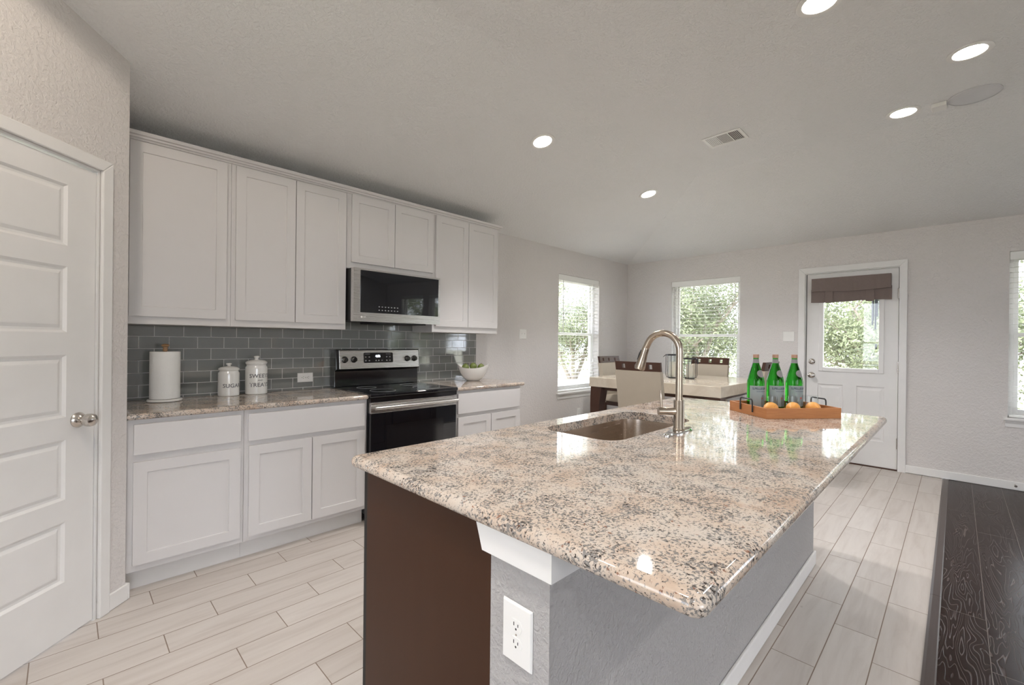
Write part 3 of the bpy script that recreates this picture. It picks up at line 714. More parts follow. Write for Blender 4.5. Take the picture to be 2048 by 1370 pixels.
def canister(name, label, c, R, h, lines, hb):
    t = thing(name, label, 'canister', c)
    body = [(R*.93, 0), (R*.99, .004), (R, .012), (R, h*.66), (R*.985, h*.70), (R*.90, h*.735), (R*.885, h*.75), (R*.90, h*.765), (R*.95, h*.775), (R*.95, h*.79), (R*.5, h*.79)]
    mkobj('jar', MB().lathe(body, c, 48), 'ceramic', t)
    lid = [(R*.5, h*.792), (R*.97, h*.792), (R*.99, h*.80), (R*.99, h*.825), (R*.93, h*.845), (R*.80, h*.87), (R*.45, h*.895), (R*.20, h*.90), (R*.16, h*.915), (R*.20, h*.94), (R*.27, h*.955), (R*.27, h*.975), (R*.20, h*.995), (R*.03, h)]
    mkobj('lid', MB().lathe(lid, c, 48), 'ceramic', t)
    for txt, size, z in lines:
        tm = text_mb(txt, size, .0003, font_scale=1.05)
        ang = math.atan2(-c[1], -c[0])+.36
        mkobj('lettering', wrap(tm, R+.0004, c, ang, c[2]+z), 'ink', t)
    return t
canister('canister', 'smaller white ceramic canister lettered SUGAR', (.784, 3.485, .915), .063, .222, [('SUGAR', .036, .070)], 0)
canister('canister', 'larger white ceramic canister lettered SWEETS AND TREATS', (.953, 3.490, .915), .069, .268, [('SWEETS', .038, .128), ('AND', .015, .098), ('TREATS', .038, .066)], 0)

# bowl
bc = (2.825, 3.35, .915); t = thing('fruit_bowl', 'white boat-shaped ceramic bowl of green fruit on the worktop right of the range', 'bowl', bc)
def bowl(c):
    m = MB(); rs = []; n = 48
    def ring(fr, z, lift, s=1.0):
        out = []
        for i in range(n):
            a = 2*pi*i/n; e_ = abs(cos(a-.78+pi/2))**3
            out.append((c[0]+s*fr*.150*cos(a)*(1+.10*e_), c[1]+s*fr*.125*sin(a)*(1+.10*e_), c[2]+z+lift*e_))
        return out
    for fr, z, l in ((.28, 0, 0), (.42, .004, 0), (.66, .035, .002), (.84, .075, .008), (.95, .108, .022), (.99, .128, .034)): rs.append(ring(fr, z, l))
    for fr, z, l in ((.96, .127, .034), (.91, .108, .022), (.80, .078, .008), (.62, .042, .002), (.38, .014, 0), (.2, .010, 0)): rs.append(ring(fr, z, l))
    return m.rings(rs)
mkobj('bowl_body', bowl(bc), 'ceramic', t)
fg = 'green fruit in the white bowl'
for i, (dx, dy, dz, lab) in enumerate(((-.062, .045, .135, 'green fruit nearest the range in the white bowl'), (.000, .0, .145, 'middle green fruit in the white bowl'), (.055, -.052, .135, 'green fruit furthest from the range in the white bowl'))):
    c = (bc[0]+dx, bc[1]+dy, bc[2]+dz-.038)
    ft = thing('green_fruit', lab, 'fruit', c, 0, fg)
    mkobj('fruit_body', MB().lathe([(.001, .0), (.018, .002), (.032, .014), (.037, .032), (.032, .050), (.020, .062), (.010, .068), (.001, .069)], c, 24), 'fruit', ft)
    mkobj('stem', MB().tube([(c[0], c[1], c[2]+.066), (c[0]+.002, c[1], c[2]+.078)], .0022, 6), 'stem', ft)
#==ISLAND==
# ------------------------------------------------------------------ island
IX0, IX1 = .712, 3.14; KY0, KY1, CY1 = .592, .772, 1.408; CT = .876
isl = thing('kitchen_island', 'kitchen island with brown end panel and textured grey half wall', 'island', (1.93, 1.0, 0))
m = MB().box(IX0, IX1, KY0, KY1, 0, CT); mkobj('half_wall', m, 'knee', isl)
m = MB().box(IX0, IX0+.018, KY1+.0005, CY1-.026, .0, CT-.0005); mkobj('end_panel', m, 'brown', isl, bevel=.001)
m = MB().box(IX0+.004, IX0+.022, CY1-.0255, CY1, 0, CT-.0005); mkobj('end_stile', m, 'dark_gap', isl)
m = MB().box(IX0+.022, IX1, CY1-.022, CY1-.002, .11, CT-.0005).box(IX1-.018, IX1, KY1+.0005, CY1-.022, 0, CT-.0005).box(IX0+.022, IX1-.02, CY1-.085, CY1-.07, 0, .11); mkobj('cabinet_front', m, 'brown', isl)
for k in range(4):
    a = IX0+.04+k*.60; 
    mb = facade(.56, .70, .019, [(.056, .504, .056, .644)], [(.0015, .007)]); mb.v = [(a+.56-x, CY1+.0175-yy, z+.14) for x, yy, z in mb.v]; mkobj('door', mb, 'brown', isl)
# top trim of the half wall
m = MB(); tp = [(0, CT-.0005), (.022, CT-.0005), (.022, CT-.062), (.0, CT-.062)]
pts = [(IX0, KY1+.022, 1), (IX0, KY0, 1), (IX1, KY0, 1), (IX1, KY1, 1)]
m.prism([(KY1+.030, CT-.001), (KY1+.008, CT-.062), (KY0-.022, CT-.062), (KY0-.022, CT-.001)], 'x', IX0-.022, IX0-.0005)
m.box(IX0-.0004, IX1+.0, KY0-.022, KY0-.0005, CT-.062, CT-.001)
mkobj('top_trim', m, 'trim', isl)
m = MB().box(IX0-.012, IX1+.012, KY0-.013, KY0-.0005, .002, .082).box(IX1+.0005, IX1+.012, KY0-.0005, KY1, .002, .082).box(IX0-.012, IX0-.0005, KY0-.0005, KY1-.001, .002, .082)
mkobj('baseboard', m, 'trim', isl, bevel=.004)
hole = (1.500, .935, 2.255, 1.315)
single('island_worktop', slab(.672, .262, 3.150, 1.438, .915, .0385, .028, hole, .085), 'granite', 'large speckled granite island worktop in the foreground with the sink cut out', 'worktop')
# sink
t = thing('sink', 'undermount stainless sink in the island worktop', 'sink', (1.878, 1.125, .68))
m = MB(); h_ = hole; rs = []
for ins, z in ((-.022, .8762), (-.022, .8745), (-.006, .8745), (-.004, .85), (.004, .73), (.010, .705), (.030, .690), (.10, .684)): rs.append([(x, y, z) for x, y in rrect(*h_, .085, ins)])
rs.append([(1.878+.03*cos(a), 1.125+.03*sin(a), .682) for a in [pi/2*0+2*pi*k/36 for k in range(36)]])
m.rings(rs[:-1], False, True, True)
mkobj('basin', m, 'sink', t)
mkobj('drain', MB().lathe([(.045, .6845), (.045, .687), (.036, .6875), (.030, .6855), (.001, .6855)], (1.95, 1.125, 0), 28), 'chrome', t)
# faucet
FX, FY = 1.885, .852
fa = thing('faucet', 'tall brushed nickel gooseneck pull-down faucet behind the island sink', 'faucet', (FX, FY, .915))
m = MB(); A = [( .125*cos(2*pi*i/48)*(1), .032*sin(2*pi*i/48)) for i in range(48)]
m.rings([[(FX+x, FY+y, .9152) for x, y in A], [(FX+x, FY+y, .919) for x, y in A], [(FX+x*.93, FY+y*.85, .9235) for x, y in A]]); mkobj('deck_plate', m, 'chrome', fa)
mkobj('body', MB().lathe([(.024, .923), (.025, .930), (.0225, .934), (.0225, 1.052), (.021, 1.055), (.016, 1.055)], (FX, FY, 0), 40), 'nickel', fa)
pts = [(FX, FY, 1.04), (FX, FY, 1.14), (FX, FY, 1.25)]
R0 = .078; zc = 1.268
for k in range(0, 15):
    a = pi*k/14*(.86); pts.append((FX, FY+R0-R0*cos(a), zc+R0*sin(a)))
lx = pts[-1]; dy, dz = sin(pi*.86), cos(pi*.86)
tx_, tz_ = sin(pi*.86), cos(pi*.86)
pts.append((FX, lx[1]+tx_*.02, lx[2]+tz_*.02))
pts.append((FX, lx[1]+tx_*.028, lx[2]+tz_*.028))
mkobj('spout', MB().tube(pts, .0150, 24), 'nickel', fa)
pe = Vector(pts[-1]); dr = Vector((0, tx_, tz_)).normalized(); dr = Vector((0, .30, -.95)).normalized()
mkobj('spray_head', MB().tube([pe-dr*.004, pe+dr*.002, pe+dr*.03, pe+dr*.062, pe+dr*.085, pe+dr*.098, pe+dr*.102], [.0155, .0165, .0165, .020, .0235, .0235, .020], 28), 'nickel', fa)
q_ = pe+dr*.05+Vector((0, .022, .012)); mkobj('spray_button', MB().tube([pe+dr*.012+Vector((0, .0165, .004)), pe+dr*.03+Vector((0, .0185, .004)), pe+dr*.06+Vector((0, .0215, .004))], [.004, .006, .004], 10), 'black_matte', fa)
hd = Vector((-.70, .71, 0)).normalized()
c0 = Vector((FX, FY, 1.006)); mkobj('handle_hub', MB().tube([c0+hd*.018, c0+hd*.052, c0+hd*.054, c0+hd*.088, c0+hd*.090], [.0172, .0172, .0165, .0172, .0165], 28), 'nickel', fa)
mkobj('handle', MB().tube([c0+hd*.076+Vector((0, 0, .012)), c0+hd*.078+Vector((0, 0, .05)), c0+hd*.080+Vector((0, 0, .088)), c0+hd*.080+Vector((0, 0, .090))], [.0052, .0052, .0052, .004], 14), 'nickel', fa)
plate('wall_outlet', 'white oversized double outlet on the end of the island half wall', 'outlet', (IX0, .681, .655), '-x', .089, .133, 'outlet')
mk = bpy.data.objects['wall_outlet']

# ------------------------------------------------------------------ tray, bottles, lemons, tumblers
TC = Vector((2.820, .683, .915)); TR = radians(-38.5); tu = Vector((cos(TR), sin(TR), 0)); tv = Vector((-sin(TR), cos(TR), 0))
t = thing('serving_tray', 'rectangular wooden serving tray with black wire handles on the island', 'tray', TC, TR)
L, Wd, H_ = .2125, .158, .055
mkobj('tray_bottom', MB().box(-L+.011, L-.011, -Wd+.011, Wd-.011, .0006, .0105), 'acacia', t, local=True)
m = MB().box(-L, L, -Wd, -Wd+.0105, .0004, H_).box(-L, L, Wd-.0105, Wd, .0004, H_); mkobj('long_side', m, 'acacia', t, local=True, bevel=.001)
for s in (-1, 1):
    m = MB().box(s*L, s*(L-.0105), -Wd+.0106, Wd-.0106, .0004, H_); mkobj('end_side', m, 'acacia', t, local=True, bevel=.001)
    x = s*(L+.0048)
    P_ = [(x, -.052, .020), (x, -.052, .070), (x, -.050, .082), (x, -.044, .088), (x, .044, .088), (x, .050, .082), (x, .052, .070), (x, .052, .020)]
    mkobj('handle', MB().tube(P_, .0038, 10), 'black_matte', t, local=True)
def TP(s, v_, z=0.0110): return TC+tu*s+tv*v_+Vector((0, 0, z))
bprof = [(.036, 0), (.043, .003), (.0445, .010), (.0445, .150), (.0440, .165), (.0405, .185), (.0335, .212), (.0250, .240), (.0180, .262), (.0148, .280), (.0140, .300), (.0140, .306)]
def Rb(z):
    for (r0, z0), (r1, z1) in zip(bprof, bprof[1:]):
        if z0 <= z <= z1: return r0+(r1-r0)*(z-z0)/(z1-z0)
    return .014
blab = ['leftmost of the three green glass water bottles on the tray', 'middle of the three green glass water bottles on the tray', 'rightmost of the three green glass water bottles on the tray']
def band(z0, z1, a0, a1, off, n=24, k=6, ctr=(0, 0)):
    m = MB(); rs = []
    for j in range(k+1):
        z = z0+(z1-z0)*j/k; rs.append([((Rb(z)+off)*cos(a0+(a1-a0)*i/n), (Rb(z)+off)*sin(a0+(a1-a0)*i/n), z) for i in range(n+1)])
    m.rings(rs, False, False, True, closed=False); return m
proto = None
for i, s in enumerate((-.100, .020, .139)):
    if proto is None:
        bt = thing('water_bottle', blab[0], 'bottle', TP(s, .088), 0, 'green water bottles on the tray')
        fa_ = radians(-135)+.30
        mkobj('bottle_glass', MB().lathe(bprof, (0, 0, 0), 48), 'green_glass', bt, local=True)
        mkobj('front_label', band(.022, .140, fa_-1.5, fa_+1.5, .0005), 'label', bt, local=True)
        lb = bpy.data.objects[-1] if False else [c_ for c_ in children(bt) if c_.name.startswith('front_label')][0]
        tm = wrap(text_mb('S.PELLEGRINO', .0165, .0002), .0452, (0, 0), fa_, .124); mkobj('lettering', tm, 'label_dark', lb, local=True)
        tm = wrap(text_mb('NATURAL MINERAL WATER', .0050, .0001), .0452, (0, 0), fa_, .108); mkobj('small_lettering', tm, 'label_dark', lb, local=True)
        st = MB(); P_ = [((.010 if k % 2 == 0 else .0042)*sin(pi*k/5), (.010 if k % 2 == 0 else .0042)*cos(pi*k/5)) for k in range(10)]
        st.add([(a, b, .0002) for a, b in P_]+[(0, 0, .0002)], [(k, (k+1) % 10, 10) for k in range(10)]); mkobj('star_emblem', wrap(st, .0453, (0, 0), fa_, .070), 'label_red', lb, local=True)
        # oval medallion on the shoulder
        ov = MB(); n = 28; rr = []
        for k_ in (1, .66, .33): rr.append([(k_*.0235*cos(2*pi*q_/n), k_*.0185*sin(2*pi*q_/n), 0) for q_ in range(n)])
        ov.rings(rr, False, True, True)
        ovv = []
        for x, y, z in ov.v:
            zc_ = .208+y*1.1; r_ = Rb(zc_)+.0006; a = fa_+.05+x/max(r_, .024); ovv.append((r_*cos(a), r_*sin(a), zc_))
        ov.v = ovv; mkobj('medallion', ov, 'medallion', bt, local=True)
        mkobj('neck_band', band(.268, .290, 0, 2*pi, .0005), 'medallion', bt, local=True)
        mkobj('cap', MB().lathe([(.0152, .297), (.0158, .299), (.0158, .314), (.0150, .317), (.001, .3175)], (0, 0, 0), 32), 'cap', bt, local=True)
        proto = bt
    else:
        bt = copy_tree(proto); bt.location = TP(s, .088); bt['label'] = blab[i]
llab = ['leftmost of the three lemons in the tray', 'middle of the three lemons in the tray', 'rightmost of the three lemons in the tray']
lp = None
for i, (s, rz) in enumerate(((-.140, .3), (-.012, .7), (.104, 1.5))):
    prof = [(.001, -.045), (.007, -.043), (.012, -.037), (.024, -.027), (.0325, -.010), (.0335, .004), (.029, .020), (.018, .032), (.010, .038), (.006, .043), (.001, .045)]
    if lp is None:
        lp = mkobj('lemon', MB().lathe(prof, (0, 0, 0), 28, axis='x'), 'lemon'); o = lp
    else: o = lp.copy(); COL.objects.link(o)
    tag(o, llab[i], 'lemon', 'lemons in the tray'); o.location = TP(s, -.094, .0455); o.rotation_euler = (0, .1, TR+rz)
glab = ['clear tumbler in the tray in front of the leftmost bottle', 'clear tumbler in the tray in front of the middle bottle', 'clear tumbler in the tray in front of the rightmost bottle']
gp = None
for i, s in enumerate((-.085, .036, .158)):
    prof = [(.001, 0), (.024, 0), (.032, .006), (.038, .026), (.0405, .045), (.040, .070), (.0365, .092), (.0357, .092), (.0390, .070), (.0395, .045), (.037, .027), (.031, .008), (.001, .004)]
    if gp is None: gp = mkobj('glass_tumbler', MB().lathe(prof, (0, 0, 0), 40), 'tumbler'); o = gp
    else: o = gp.copy(); COL.objects.link(o)
    tag(o, glab[i], 'glass', 'clear tumblers in the tray'); o.location = TP(s, -.008)
#==DINING==
# ------------------------------------------------------------------ dining table
DX0, DX1, DY0, DY1, DZt = 4.155, 5.50, 1.492, 2.915, .915
t = thing('dining_table', 'square counter-height dining table with thick cream top and dark curved legs', 'table', ((DX0+DX1)/2, (DY0+DY1)/2, 0))
mkobj('tabletop', MB().box(DX0, DX1, DY0, DY1, .812, DZt), 'tabletop', t, bevel=.004)
mkobj('apron', MB().box(DX0+.06, DX1-.06, DY0+.06, DY1-.06, .775, .8115), 'espresso', t)
for sx in (0, 1):
    for sy in (0, 1):
        rs = []
        for k in range(9):
            z = .811*k/8; wd = .085+.055*(k/8)**1.6; of = .035*(1-k/8)**1.5-.012*sin(pi*k/8)
            a0 = DX0+.012+of if sx == 0 else DX1-.012-of-wd; b0 = DY0+.012+of if sy == 0 else DY1-.012-of-wd
            rs.append([(a0, b0, z), (a0+wd, b0, z), (a0+wd, b0+wd, z), (a0, b0+wd, z)])
        m = MB().rings(rs, smooth=False); mkobj('leg', m, 'espresso', t, bevel=.004)

# ------------------------------------------------------------------ chairs
def make_chair(label, loc, rz):
    t = thing('dining_chair', label, 'chair', loc, rz, 'cream and dark wood dining chairs round the table')
    def bx(z): return -.205-.085*((z-.60)/.525)**1.3 if z > .6 else -.205+.03*(.6-z)/.6-.03*((.6-z)/.6)**2*1.6
    W = .228
    # seat cushion
    m = MB(); rs = []
    for ins, z in ((.012, .575), (0, .585), (0, .632), (.012, .650), (.04, .658)): rs.append([(x, y, z) for x, y in rrect(-.20, -W, .235, W, .035, ins, 5)])
    mkobj('seat', m.rings(rs), 'cream', t, local=True)
    mkobj('seat_frame', MB().box(-.19, .215, -W+.02, W-.02, .525, .5745), 'espresso', t, local=True)
    def panel(z0, z1, th, n=7, w=W):
        rs = []
        for k in range(n+1):
            z = z0+(z1-z0)*k/n; x = bx(z)
            cv = lambda y: -.016*(1-(y/W)**2)
            front = [(x+cv(y)+th/2, y, z) for y in [w*(-1+2*i/8) for i in range(9)]]; back = [(x+cv(y)-th/2, y, z) for y in [w*(1-2*i/8) for i in range(9)]]
            rs.append(front+back)
        return MB().rings(rs)
    mkobj('backrest', panel(.560, 1.044, .052), 'cream', t, local=True)
    # top rail with three square openings
    m = MB(); z0, z1 = 1.045, 1.128; th = .028; hw = .018; hz0, hz1 = 1.066, 1.106
    ys = [-W]; 
    for c in (-.135, 0, .135): ys += [c-hw, c+hw]
    ys.append(W)
    def seg(ya, yb, za, zb):
        k = 3; rs = []
        for i in range(k+1):
            y = ya+(yb-ya)*i/k; cv = -.016*(1-(y/W)**2)
            rs.append([(bx(za)+cv+th/2, y, za), (bx(za)+cv-th/2, y, za), (bx(zb)+cv-th/2, y, zb), (bx(zb)+cv+th/2, y, zb)])
        m.rings(rs, smooth=False)
    seg(-W, W, z0, hz0); seg(-W, W, hz1, z1)
    for i in range(0, 8, 2): seg(ys[i], ys[i+1], hz0, hz1)
    mkobj('top_rail', m, 'espresso', t, local=True)
    for x, y in ((.185, -W+.025), (.185, W-.025)):
        mkobj('leg', MB().rings([[(x+a*.75, y+b*.75, 0) for a, b in ((-.02, -.02), (.02, -.02), (.02, .02), (-.02, .02))], [(x+a, y+b, .5245) for a, b in ((-.02, -.02), (.02, -.02), (.02, .02), (-.02, .02))]], smooth=False), 'espresso', t, local=True)
    for y in (-W+.025, W-.025):
        rs = []
        for k in range(6):
            z = .559*k/5; x = -.205-.05*(1-z/.56)**2; rs.append([(x+a, y+b, z) for a, b in ((-.02, -.018), (.02, -.018), (.02, .018), (-.02, .018))])
        mkobj('leg', MB().rings(rs, smooth=False), 'espresso', t, local=True)
    mkobj('footrest', MB().box(.175, .195, -W+.045, W-.045, .20, .24), 'espresso', t, local=True)
    mkobj('stretcher', MB().box(-.21, .165, -W+.018, -W+.034, .25, .28).box(-.21, .165, W-.034, W-.018, .25, .28), 'espresso', t, local=True)
    return t
ch = make_chair('cream dining chair with its back to the island, directly behind the faucet', (4.02, 2.085, 0), 0)
for lab, loc, rz in (('cream dining chair in front of the middle window, right of the candle lanterns', (5.455, 2.20, 0), pi),
                     ('cream dining chair at the left end of the table, beside the left window', (4.99, 2.915, 0), -pi/2),
                     ('cream dining chair seen between the green bottles, at the door end of the table', (4.93, 1.585, 0), pi/2)):
    c = copy_tree(ch); c.location = loc; c.rotation_euler = (0, 0, rz); c['label'] = lab

# ------------------------------------------------------------------ lanterns
def lantern(label, c, h, side):
    t = thing('candle_lantern', label, 'lantern', c, 0, 'black wire and glass candle lanterns on the table')
    R = .066
    m = MB()
    for k in range(6):
        a = 2*pi*k/6+.2; r_ = R+.012
        m.tube([(c[0]+.045*cos(a), c[1]+.045*sin(a), c[2]+.006), (c[0]+(r_-.008)*cos(a), c[1]+(r_-.008)*sin(a), c[2]+.012), (c[0]+r_*cos(a), c[1]+r_*sin(a), c[2]+.036), (c[0]+r_*cos(a), c[1]+r_*sin(a), c[2]+h-.02), (c[0]+(r_-.010)*cos(a), c[1]+(r_-.010)*sin(a), c[2]+h-.004)], .0032, 8)
    mkobj('wire_cage', m, 'black_matte', t)
    mkobj('base', MB().lathe([(.050, .001), (.052, .010), (.02, .0105)], c, 32), 'black_matte', t)
    mkobj('top_ring', MB().lathe([(R-.006, h-.012), (R+.004, h-.012), (R+.004, h+.004), (R-.006, h+.004), (R-.006, h-.012)], c, 40, False, False), 'black_matte', t)
    m = MB().lathe([(R-.010, .011), (R-.004, .014), (R-.004, h-.013), (R-.006, h-.013), (R-.006, .016), (R-.012, .014)], c, 40, False, False); mkobj('glass_cylinder', m, 'tumbler', t)
    mkobj('candle', MB().lathe([(.038, .0106), (.040, .014), (.040, h*.68), (.036, h*.69), (.030, h*.685), (.001, h*.68)], c, 32), 'candle', t)
    mkobj('wick', MB().tube([(c[0], c[1], c[2]+h*.68), (c[0]+.002, c[1], c[2]+h*.72)], .0012, 6), 'black_matte', t)
    # carrying handle leaning out
    dy = side
    m = MB().tube([(c[0], c[1]+dy*(R-.004), c[2]+h), (c[0], c[1]+dy*(R+.018), c[2]+h-.004), (c[0], c[1]+dy*(R+.052), c[2]+h-.030)] if dy > 0 else [(c[0], c[1]+dy*(R-.004), c[2]+h), (c[0], c[1]+dy*(R+.016), c[2]+h-.008), (c[0], c[1]+dy*(R+.022), c[2]+h-.06)], [.004, .005, .003] if dy > 0 else [.006, .010, .010], 8)
    mkobj('handle', m, 'black_matte', t)
lantern('taller black wire and glass candle lantern, left of the faucet neck', (4.80, 2.243, .915), .262, 1)
lantern('shorter black wire and glass candle lantern, right of the faucet neck', (4.86, 2.080, .915), .225, -1)
#==CEIL==
# ------------------------------------------------------------------ ceiling fittings
NA = Vector((0, -SLA, -1)).normalized()
def can(label, x, y, z, slope=False, group='recessed ceiling lights', watt=None, wide=False, narrow=False):
    t = thing('recessed_ceiling_light', label, 'light', (x, y, z), 0, group)
    if slope: t.rotation_euler = (-math.atan(SLA), 0, 0)
    mkobj('trim_ring', MB().lathe([(.070, -.0005), (.095, -.0005), (.094, -.004), (.085, -.007), (.070, -.004), (.068, -.0005)], (0, 0, 0), 48, False, False), 'white_plastic', t, local=True)
    mkobj('lamp_lens', MB().lathe([(.0675, -.0025), (.055, -.0035), (.001, -.004)], (0, 0, 0), 40, True, False), 'lamp', t, local=True)
    l = bpy.data.lights.new('ceiling_spot', 'SPOT'); l.energy = (watt or CAN_W)*4; l.color = (1, .975, .955); l.spot_size = radians(125); l.spot_blend = .55; l.shadow_soft_size = .06
    if narrow: l.spot_size = radians(98)
    if wide: l.spot_size = radians(158); l.spot_blend = .12; l.color = (1, .86, .72)
    lo = bpy.data.objects.new('ceiling_spot', l); COL.objects.link(lo); lo.parent = t; lo.location = (0, 0, -.02)
    return t
def zsl(y): return ZW+(YA-y)*SLA
can('recessed light on the sloped ceiling above the range, left of the air vent', 2.54, 2.232, zsl(2.232), True)
can('recessed light on the sloped ceiling nearest the room corner', 4.178, 2.232, zsl(2.232), True)
can('largest recessed light at right, right above the round ceiling speaker', 3.50, -.036, ZC, watt=3)
can('recessed light at right next to the small square sensor', 4.098, .278, ZC, watt=3)
can('recessed light cut off by the top edge of the photo', 2.51, .475, ZC, watt=4)
can('recessed light above the camera, near the pantry door', -.12, 1.50, ZC, watt=5.2, wide=True)
can('added unseen fill light above the camera, over the aisle beside the island', .02, .90, ZC, watt=8.5, narrow=True)  # invented downlight, there to brighten the aisle floor
for x, y in ((-.9, -.6), (1.2, -1.4), (3.4, -2.2), (1.2, -3.4), (-.9, -3.0), (3.4, -3.9)):
    can('added unseen fill light over the living room behind the camera', x, y, ZC, watt=8)  # unseen downlights added to raise the room's brightness

t = thing('ceiling_speaker', 'large round flush ceiling speaker at the right', 'speaker', (4.12, -.066, ZC))
mkobj('speaker_grille', MB().lathe([(.118, -.006), (.06, -.0065), (.001, -.0065)], (0, 0, 0), 48, False, False), 'speaker', t, local=True)
mkobj('speaker_rim', MB().lathe([(.118, -.0005), (.125, -.0005), (.125, -.005), (.118, -.0075)], (0, 0, 0), 48, False, False), 'speaker', t, local=True)
single('ceiling_sensor', MB().box(4.085, 4.175, .062, .135, ZC-.026, ZC-.0003), 'white_plastic', 'small white square sensor box on the ceiling between light and speaker', 'sensor', bevel=.003)
t = thing('air_vent', 'white rectangular ceiling air vent with louvres', 'vent', (3.655, 1.305, ZC))
vx, vy = .105, .142
m = MB(); m.box(-vx, vx, -vy, -vy+.022, -.006, -.0004); m.box(-vx, vx, vy-.022, vy, -.006, -.0004); m.box(-vx, -vx+.020, -vy+.022, vy-.022, -.006, -.0004); m.box(vx-.020, vx, -vy+.022, vy-.022, -.006, -.0004)
m.box(-vx+.02, vx-.02, -.047, -.041, -.006, -.0004); m.box(-vx+.02, vx-.02, .041, .047, -.006, -.0004)
mkobj('vent_frame', m, 'white_plastic', t, local=True, bevel=.001)
mkobj('duct_back', MB().box(-vx+.005, vx-.005, -vy+.005, vy-.005, -.0012, -.0006), 'vent_dark', t, local=True)
m = MB()
for k in range(14):
    x = -vx+.026+k*.0122; m.add([(x, -.041, -.0015), (x+.0035, -.041, -.0030), (x+.0035, .041, -.0030), (x, .041, -.0015)], [(0, 1, 2, 3)])
for s in (-1, 1):
    for k in range(6):
        y = s*(.057+k*.0115); b_ = .0040 if s > 0 else .0016; m.add([(-vx+.02, y-b_, -.0025), (vx-.02, y-b_, -.0025), (vx-.02, y+b_, -.0030), (-vx+.02, y+b_, -.0030)], [(0, 1, 2, 3)])
mkobj('louvres', m, 'white_plastic', t, local=True)
single('door_stop', MB().tube([(XB-.0145, -.385, .055), (XB-.075, -.385, .055)], .006, 10).lathe([(.010, -.085), (.010, -.075)], (XB, -.385, .055), 12, axis='x'), 'satin', 'small metal door stop on the baseboard at the right', 'door stop')

# ------------------------------------------------------------------ outside
struct('ground', MB().box(XB+T+.001, 60, -50, 50, -.35, -.12), 'ground')
struct('ground', MB().box(XL-T, XB+T, YA+T+.001, 50, -.35, -.12), 'ground')
struct('ground', MB().box(-40, XL-T-.001, YR-T, 50, -.35, -.12), 'ground')
struct('ground', MB().box(-40, XB+T, -50, YR-T-.001, -.35, -.12), 'ground')
struct('trim_eave', MB().box(XB+T, 7.2, YR-T, YA+T+.6, 2.55, 2.70).box(XL, XB+T, YA+T, YA+T+.6, 2.55, 2.70).box(XL, 7.2, YR-T-.6, YR-T, 2.55, 2.70).box(XL-T-2.3, XL-T, YR-T, YA, 2.55, 2.70), 'soffit')  # rear and front overhangs are unseen, added to keep sun off the added windows
t = thing('wind_chime', 'dark metal wind chime hanging outside, seen through the back door glass', 'wind chime', (6.9, .690, 1.29))
mkobj('hook', MB().tube([(6.9, .690, 2.55), (6.9, .690, 2.02)], .0025, 6), 'chime', t)
mkobj('top_disc', MB().lathe([(.052, 2.00), (.052, 2.02)], (6.9, .690, 0), 24), 'chime', t)
for k in range(6):
    a = 2*pi*k/6+.3; zl = 1.50+.05*k; cx, cy = 6.9+.038*cos(a), .690+.038*sin(a)
    mkobj('chime_tube', MB().lathe([(.009, zl), (.009, 1.93)], (cx, cy, 0), 12).tube([(cx, cy, 1.92), (cx, cy, 2.005)], .001, 4), 'chime', t)
mkobj('clapper', MB().lathe([(.022, 1.66), (.022, 1.675)], (6.9, .690, 0), 20).tube([(6.9, .690, 1.30), (6.9, .690, 2.0)], .001, 4), 'chime', t)
mkobj('wind_sail', MB().box(6.898, 6.902, .681, .699, 1.26, 1.32), 'chime', t)

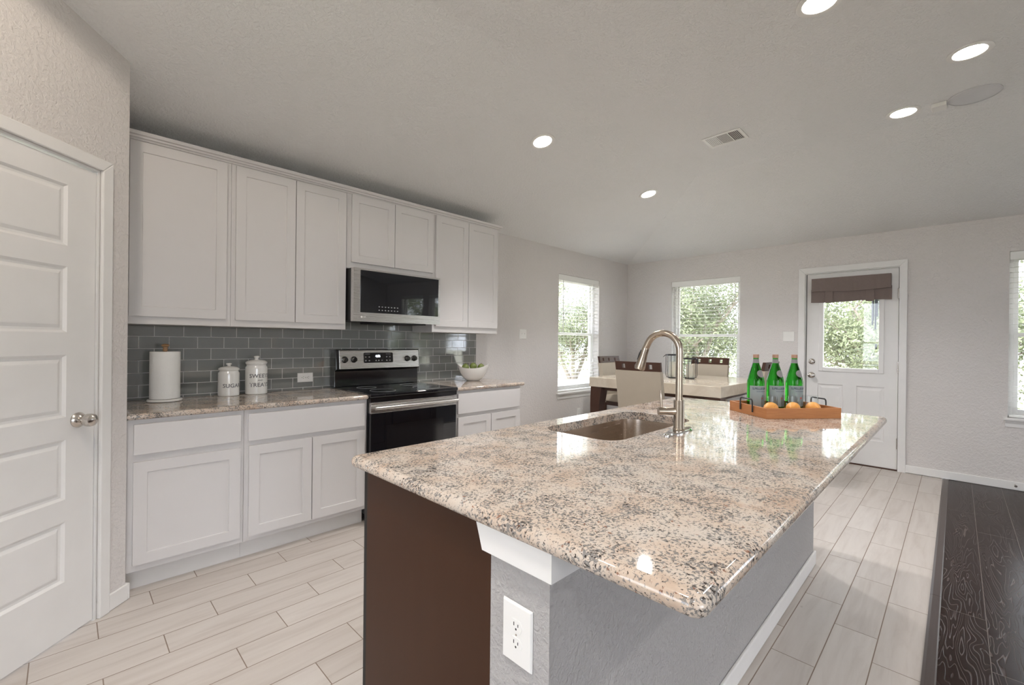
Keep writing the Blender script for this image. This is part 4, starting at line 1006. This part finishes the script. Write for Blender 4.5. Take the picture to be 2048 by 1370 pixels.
def tree_meshes(seed, h=4.2, spread=2.6, tips=250, leaves=120):
    R = random.Random(seed); wood = MB(); lf = MB(); ends = []
    def branch(p, d, L, r, lev):
        n = 4; pts = [p]; rad = [r]
        for i in range(n):
            d = (d+Vector((R.uniform(-.25, .25), R.uniform(-.25, .25), R.uniform(-.05, .15)))).normalized(); p = p+d*L/n; pts.append(p); rad.append(r*(1-.5*(i+1)/n))
        wood.tube(pts, rad, 6)
        if lev == 0: ends.append(p); ends.append(pts[2]); return
        for k in range(3 if lev > 1 else 4):
            a = R.uniform(0, 2*pi); nd = (d*.55+Vector((cos(a), sin(a), R.uniform(-.15, .5)))*.8).normalized()
            branch(pts[R.choice((2, 3, 4))], nd, L*R.uniform(.55, .8), r*.5, lev-1)
    for k in range(3):
        a = 2*pi*k/3+R.uniform(-.4, .4); branch(Vector((.1*cos(a), .1*sin(a), 0)), Vector((cos(a)*.35, sin(a)*.35, 1)), h*.34, .08, 2)
    for k in range(4):
        a = R.uniform(0, 6.28); branch(Vector((0, 0, R.uniform(.5, 1.2))), Vector((cos(a), sin(a), .35)), 1.1, .03, 1)
    ends = ends[:]
    while len(ends) < tips: ends.append(Vector((R.gauss(0, .75), R.gauss(0, .75), R.uniform(.3, 5.0))))
    vs = []; fs = []
    for e_ in ends:
        cr = R.uniform(.28, .55)
        for k in range(leaves):
            p = e_+Vector((R.gauss(0, cr*.6), R.gauss(0, cr*.6), R.gauss(0, cr*.42)))
            if p.z < .2: continue
            a = Vector((R.uniform(-1, 1), R.uniform(-1, 1), R.uniform(-1, 1))).normalized(); b = a.orthogonal().normalized()
            s = R.uniform(.026, .050); i = len(vs)
            vs += [tuple(p-a*s), tuple(p+b*s*.45), tuple(p+a*s), tuple(p-b*s*.45)]; fs.append((i, i+1, i+2, i+3))
    lf.v = vs; lf.f = fs; lf.sm = [False]*len(fs)
    return wood, lf
def tree_proto(seed, label, loc, **k):
    wd, lf = tree_meshes(seed, **k); t = thing('oak_tree', label, 'tree', loc, 0, 'trees outside the windows')
    mkobj('branches', wd, 'bark', t, local=True)
    me = bpy.data.meshes.new('foliage'); me.from_pydata(lf.v, [], lf.f); me.materials.append(M['leaf']); o = bpy.data.objects.new('foliage', me); COL.objects.link(o); o.parent = t
    return t
tp = [tree_proto(1, 'leafy tree filling the glass of the back door', (11.2, .5, -.12)),
      tree_proto(2, 'leafy tree with bare limbs seen through the window behind the lanterns', (12.2, 5.4, -.12)),
      tree_proto(8, 'leafy tree seen through the blind left of the room corner', (14.0, 10.6, -.12))]
tp[1].scale = tp[2].scale = (1.15, 1.15, 1.35)
for i, (lab, loc, rz, k, sc) in enumerate((('leafy tree seen through the blind at the right edge', (11.7, -4.0, -.12), 1.2, 1, 1), ('leafy tree reflected in the microwave glass', (9.6, -8.2, -.12), 2.2, 0, 1),
        ('leafy tree further back behind the back door', (16.5, 2.0, -.12), 4.0, 2, 1.1), ('leafy tree further back behind the right edge window', (16.5, -2.9, -.12), 4.0, 0, 1.1), ('leafy tree further back on the left in the middle window', (16.8, 6.9, -.12), 3.0, 1, 1.1), ('leafy tree further back behind the left window', (18.0, 15.6, -.12), 2.0, 0, 1.1))):
    c = copy_tree(tp[k]); c.location = loc; c.rotation_euler = (0, 0, rz); c.scale = (sc, sc, sc); c['label'] = lab
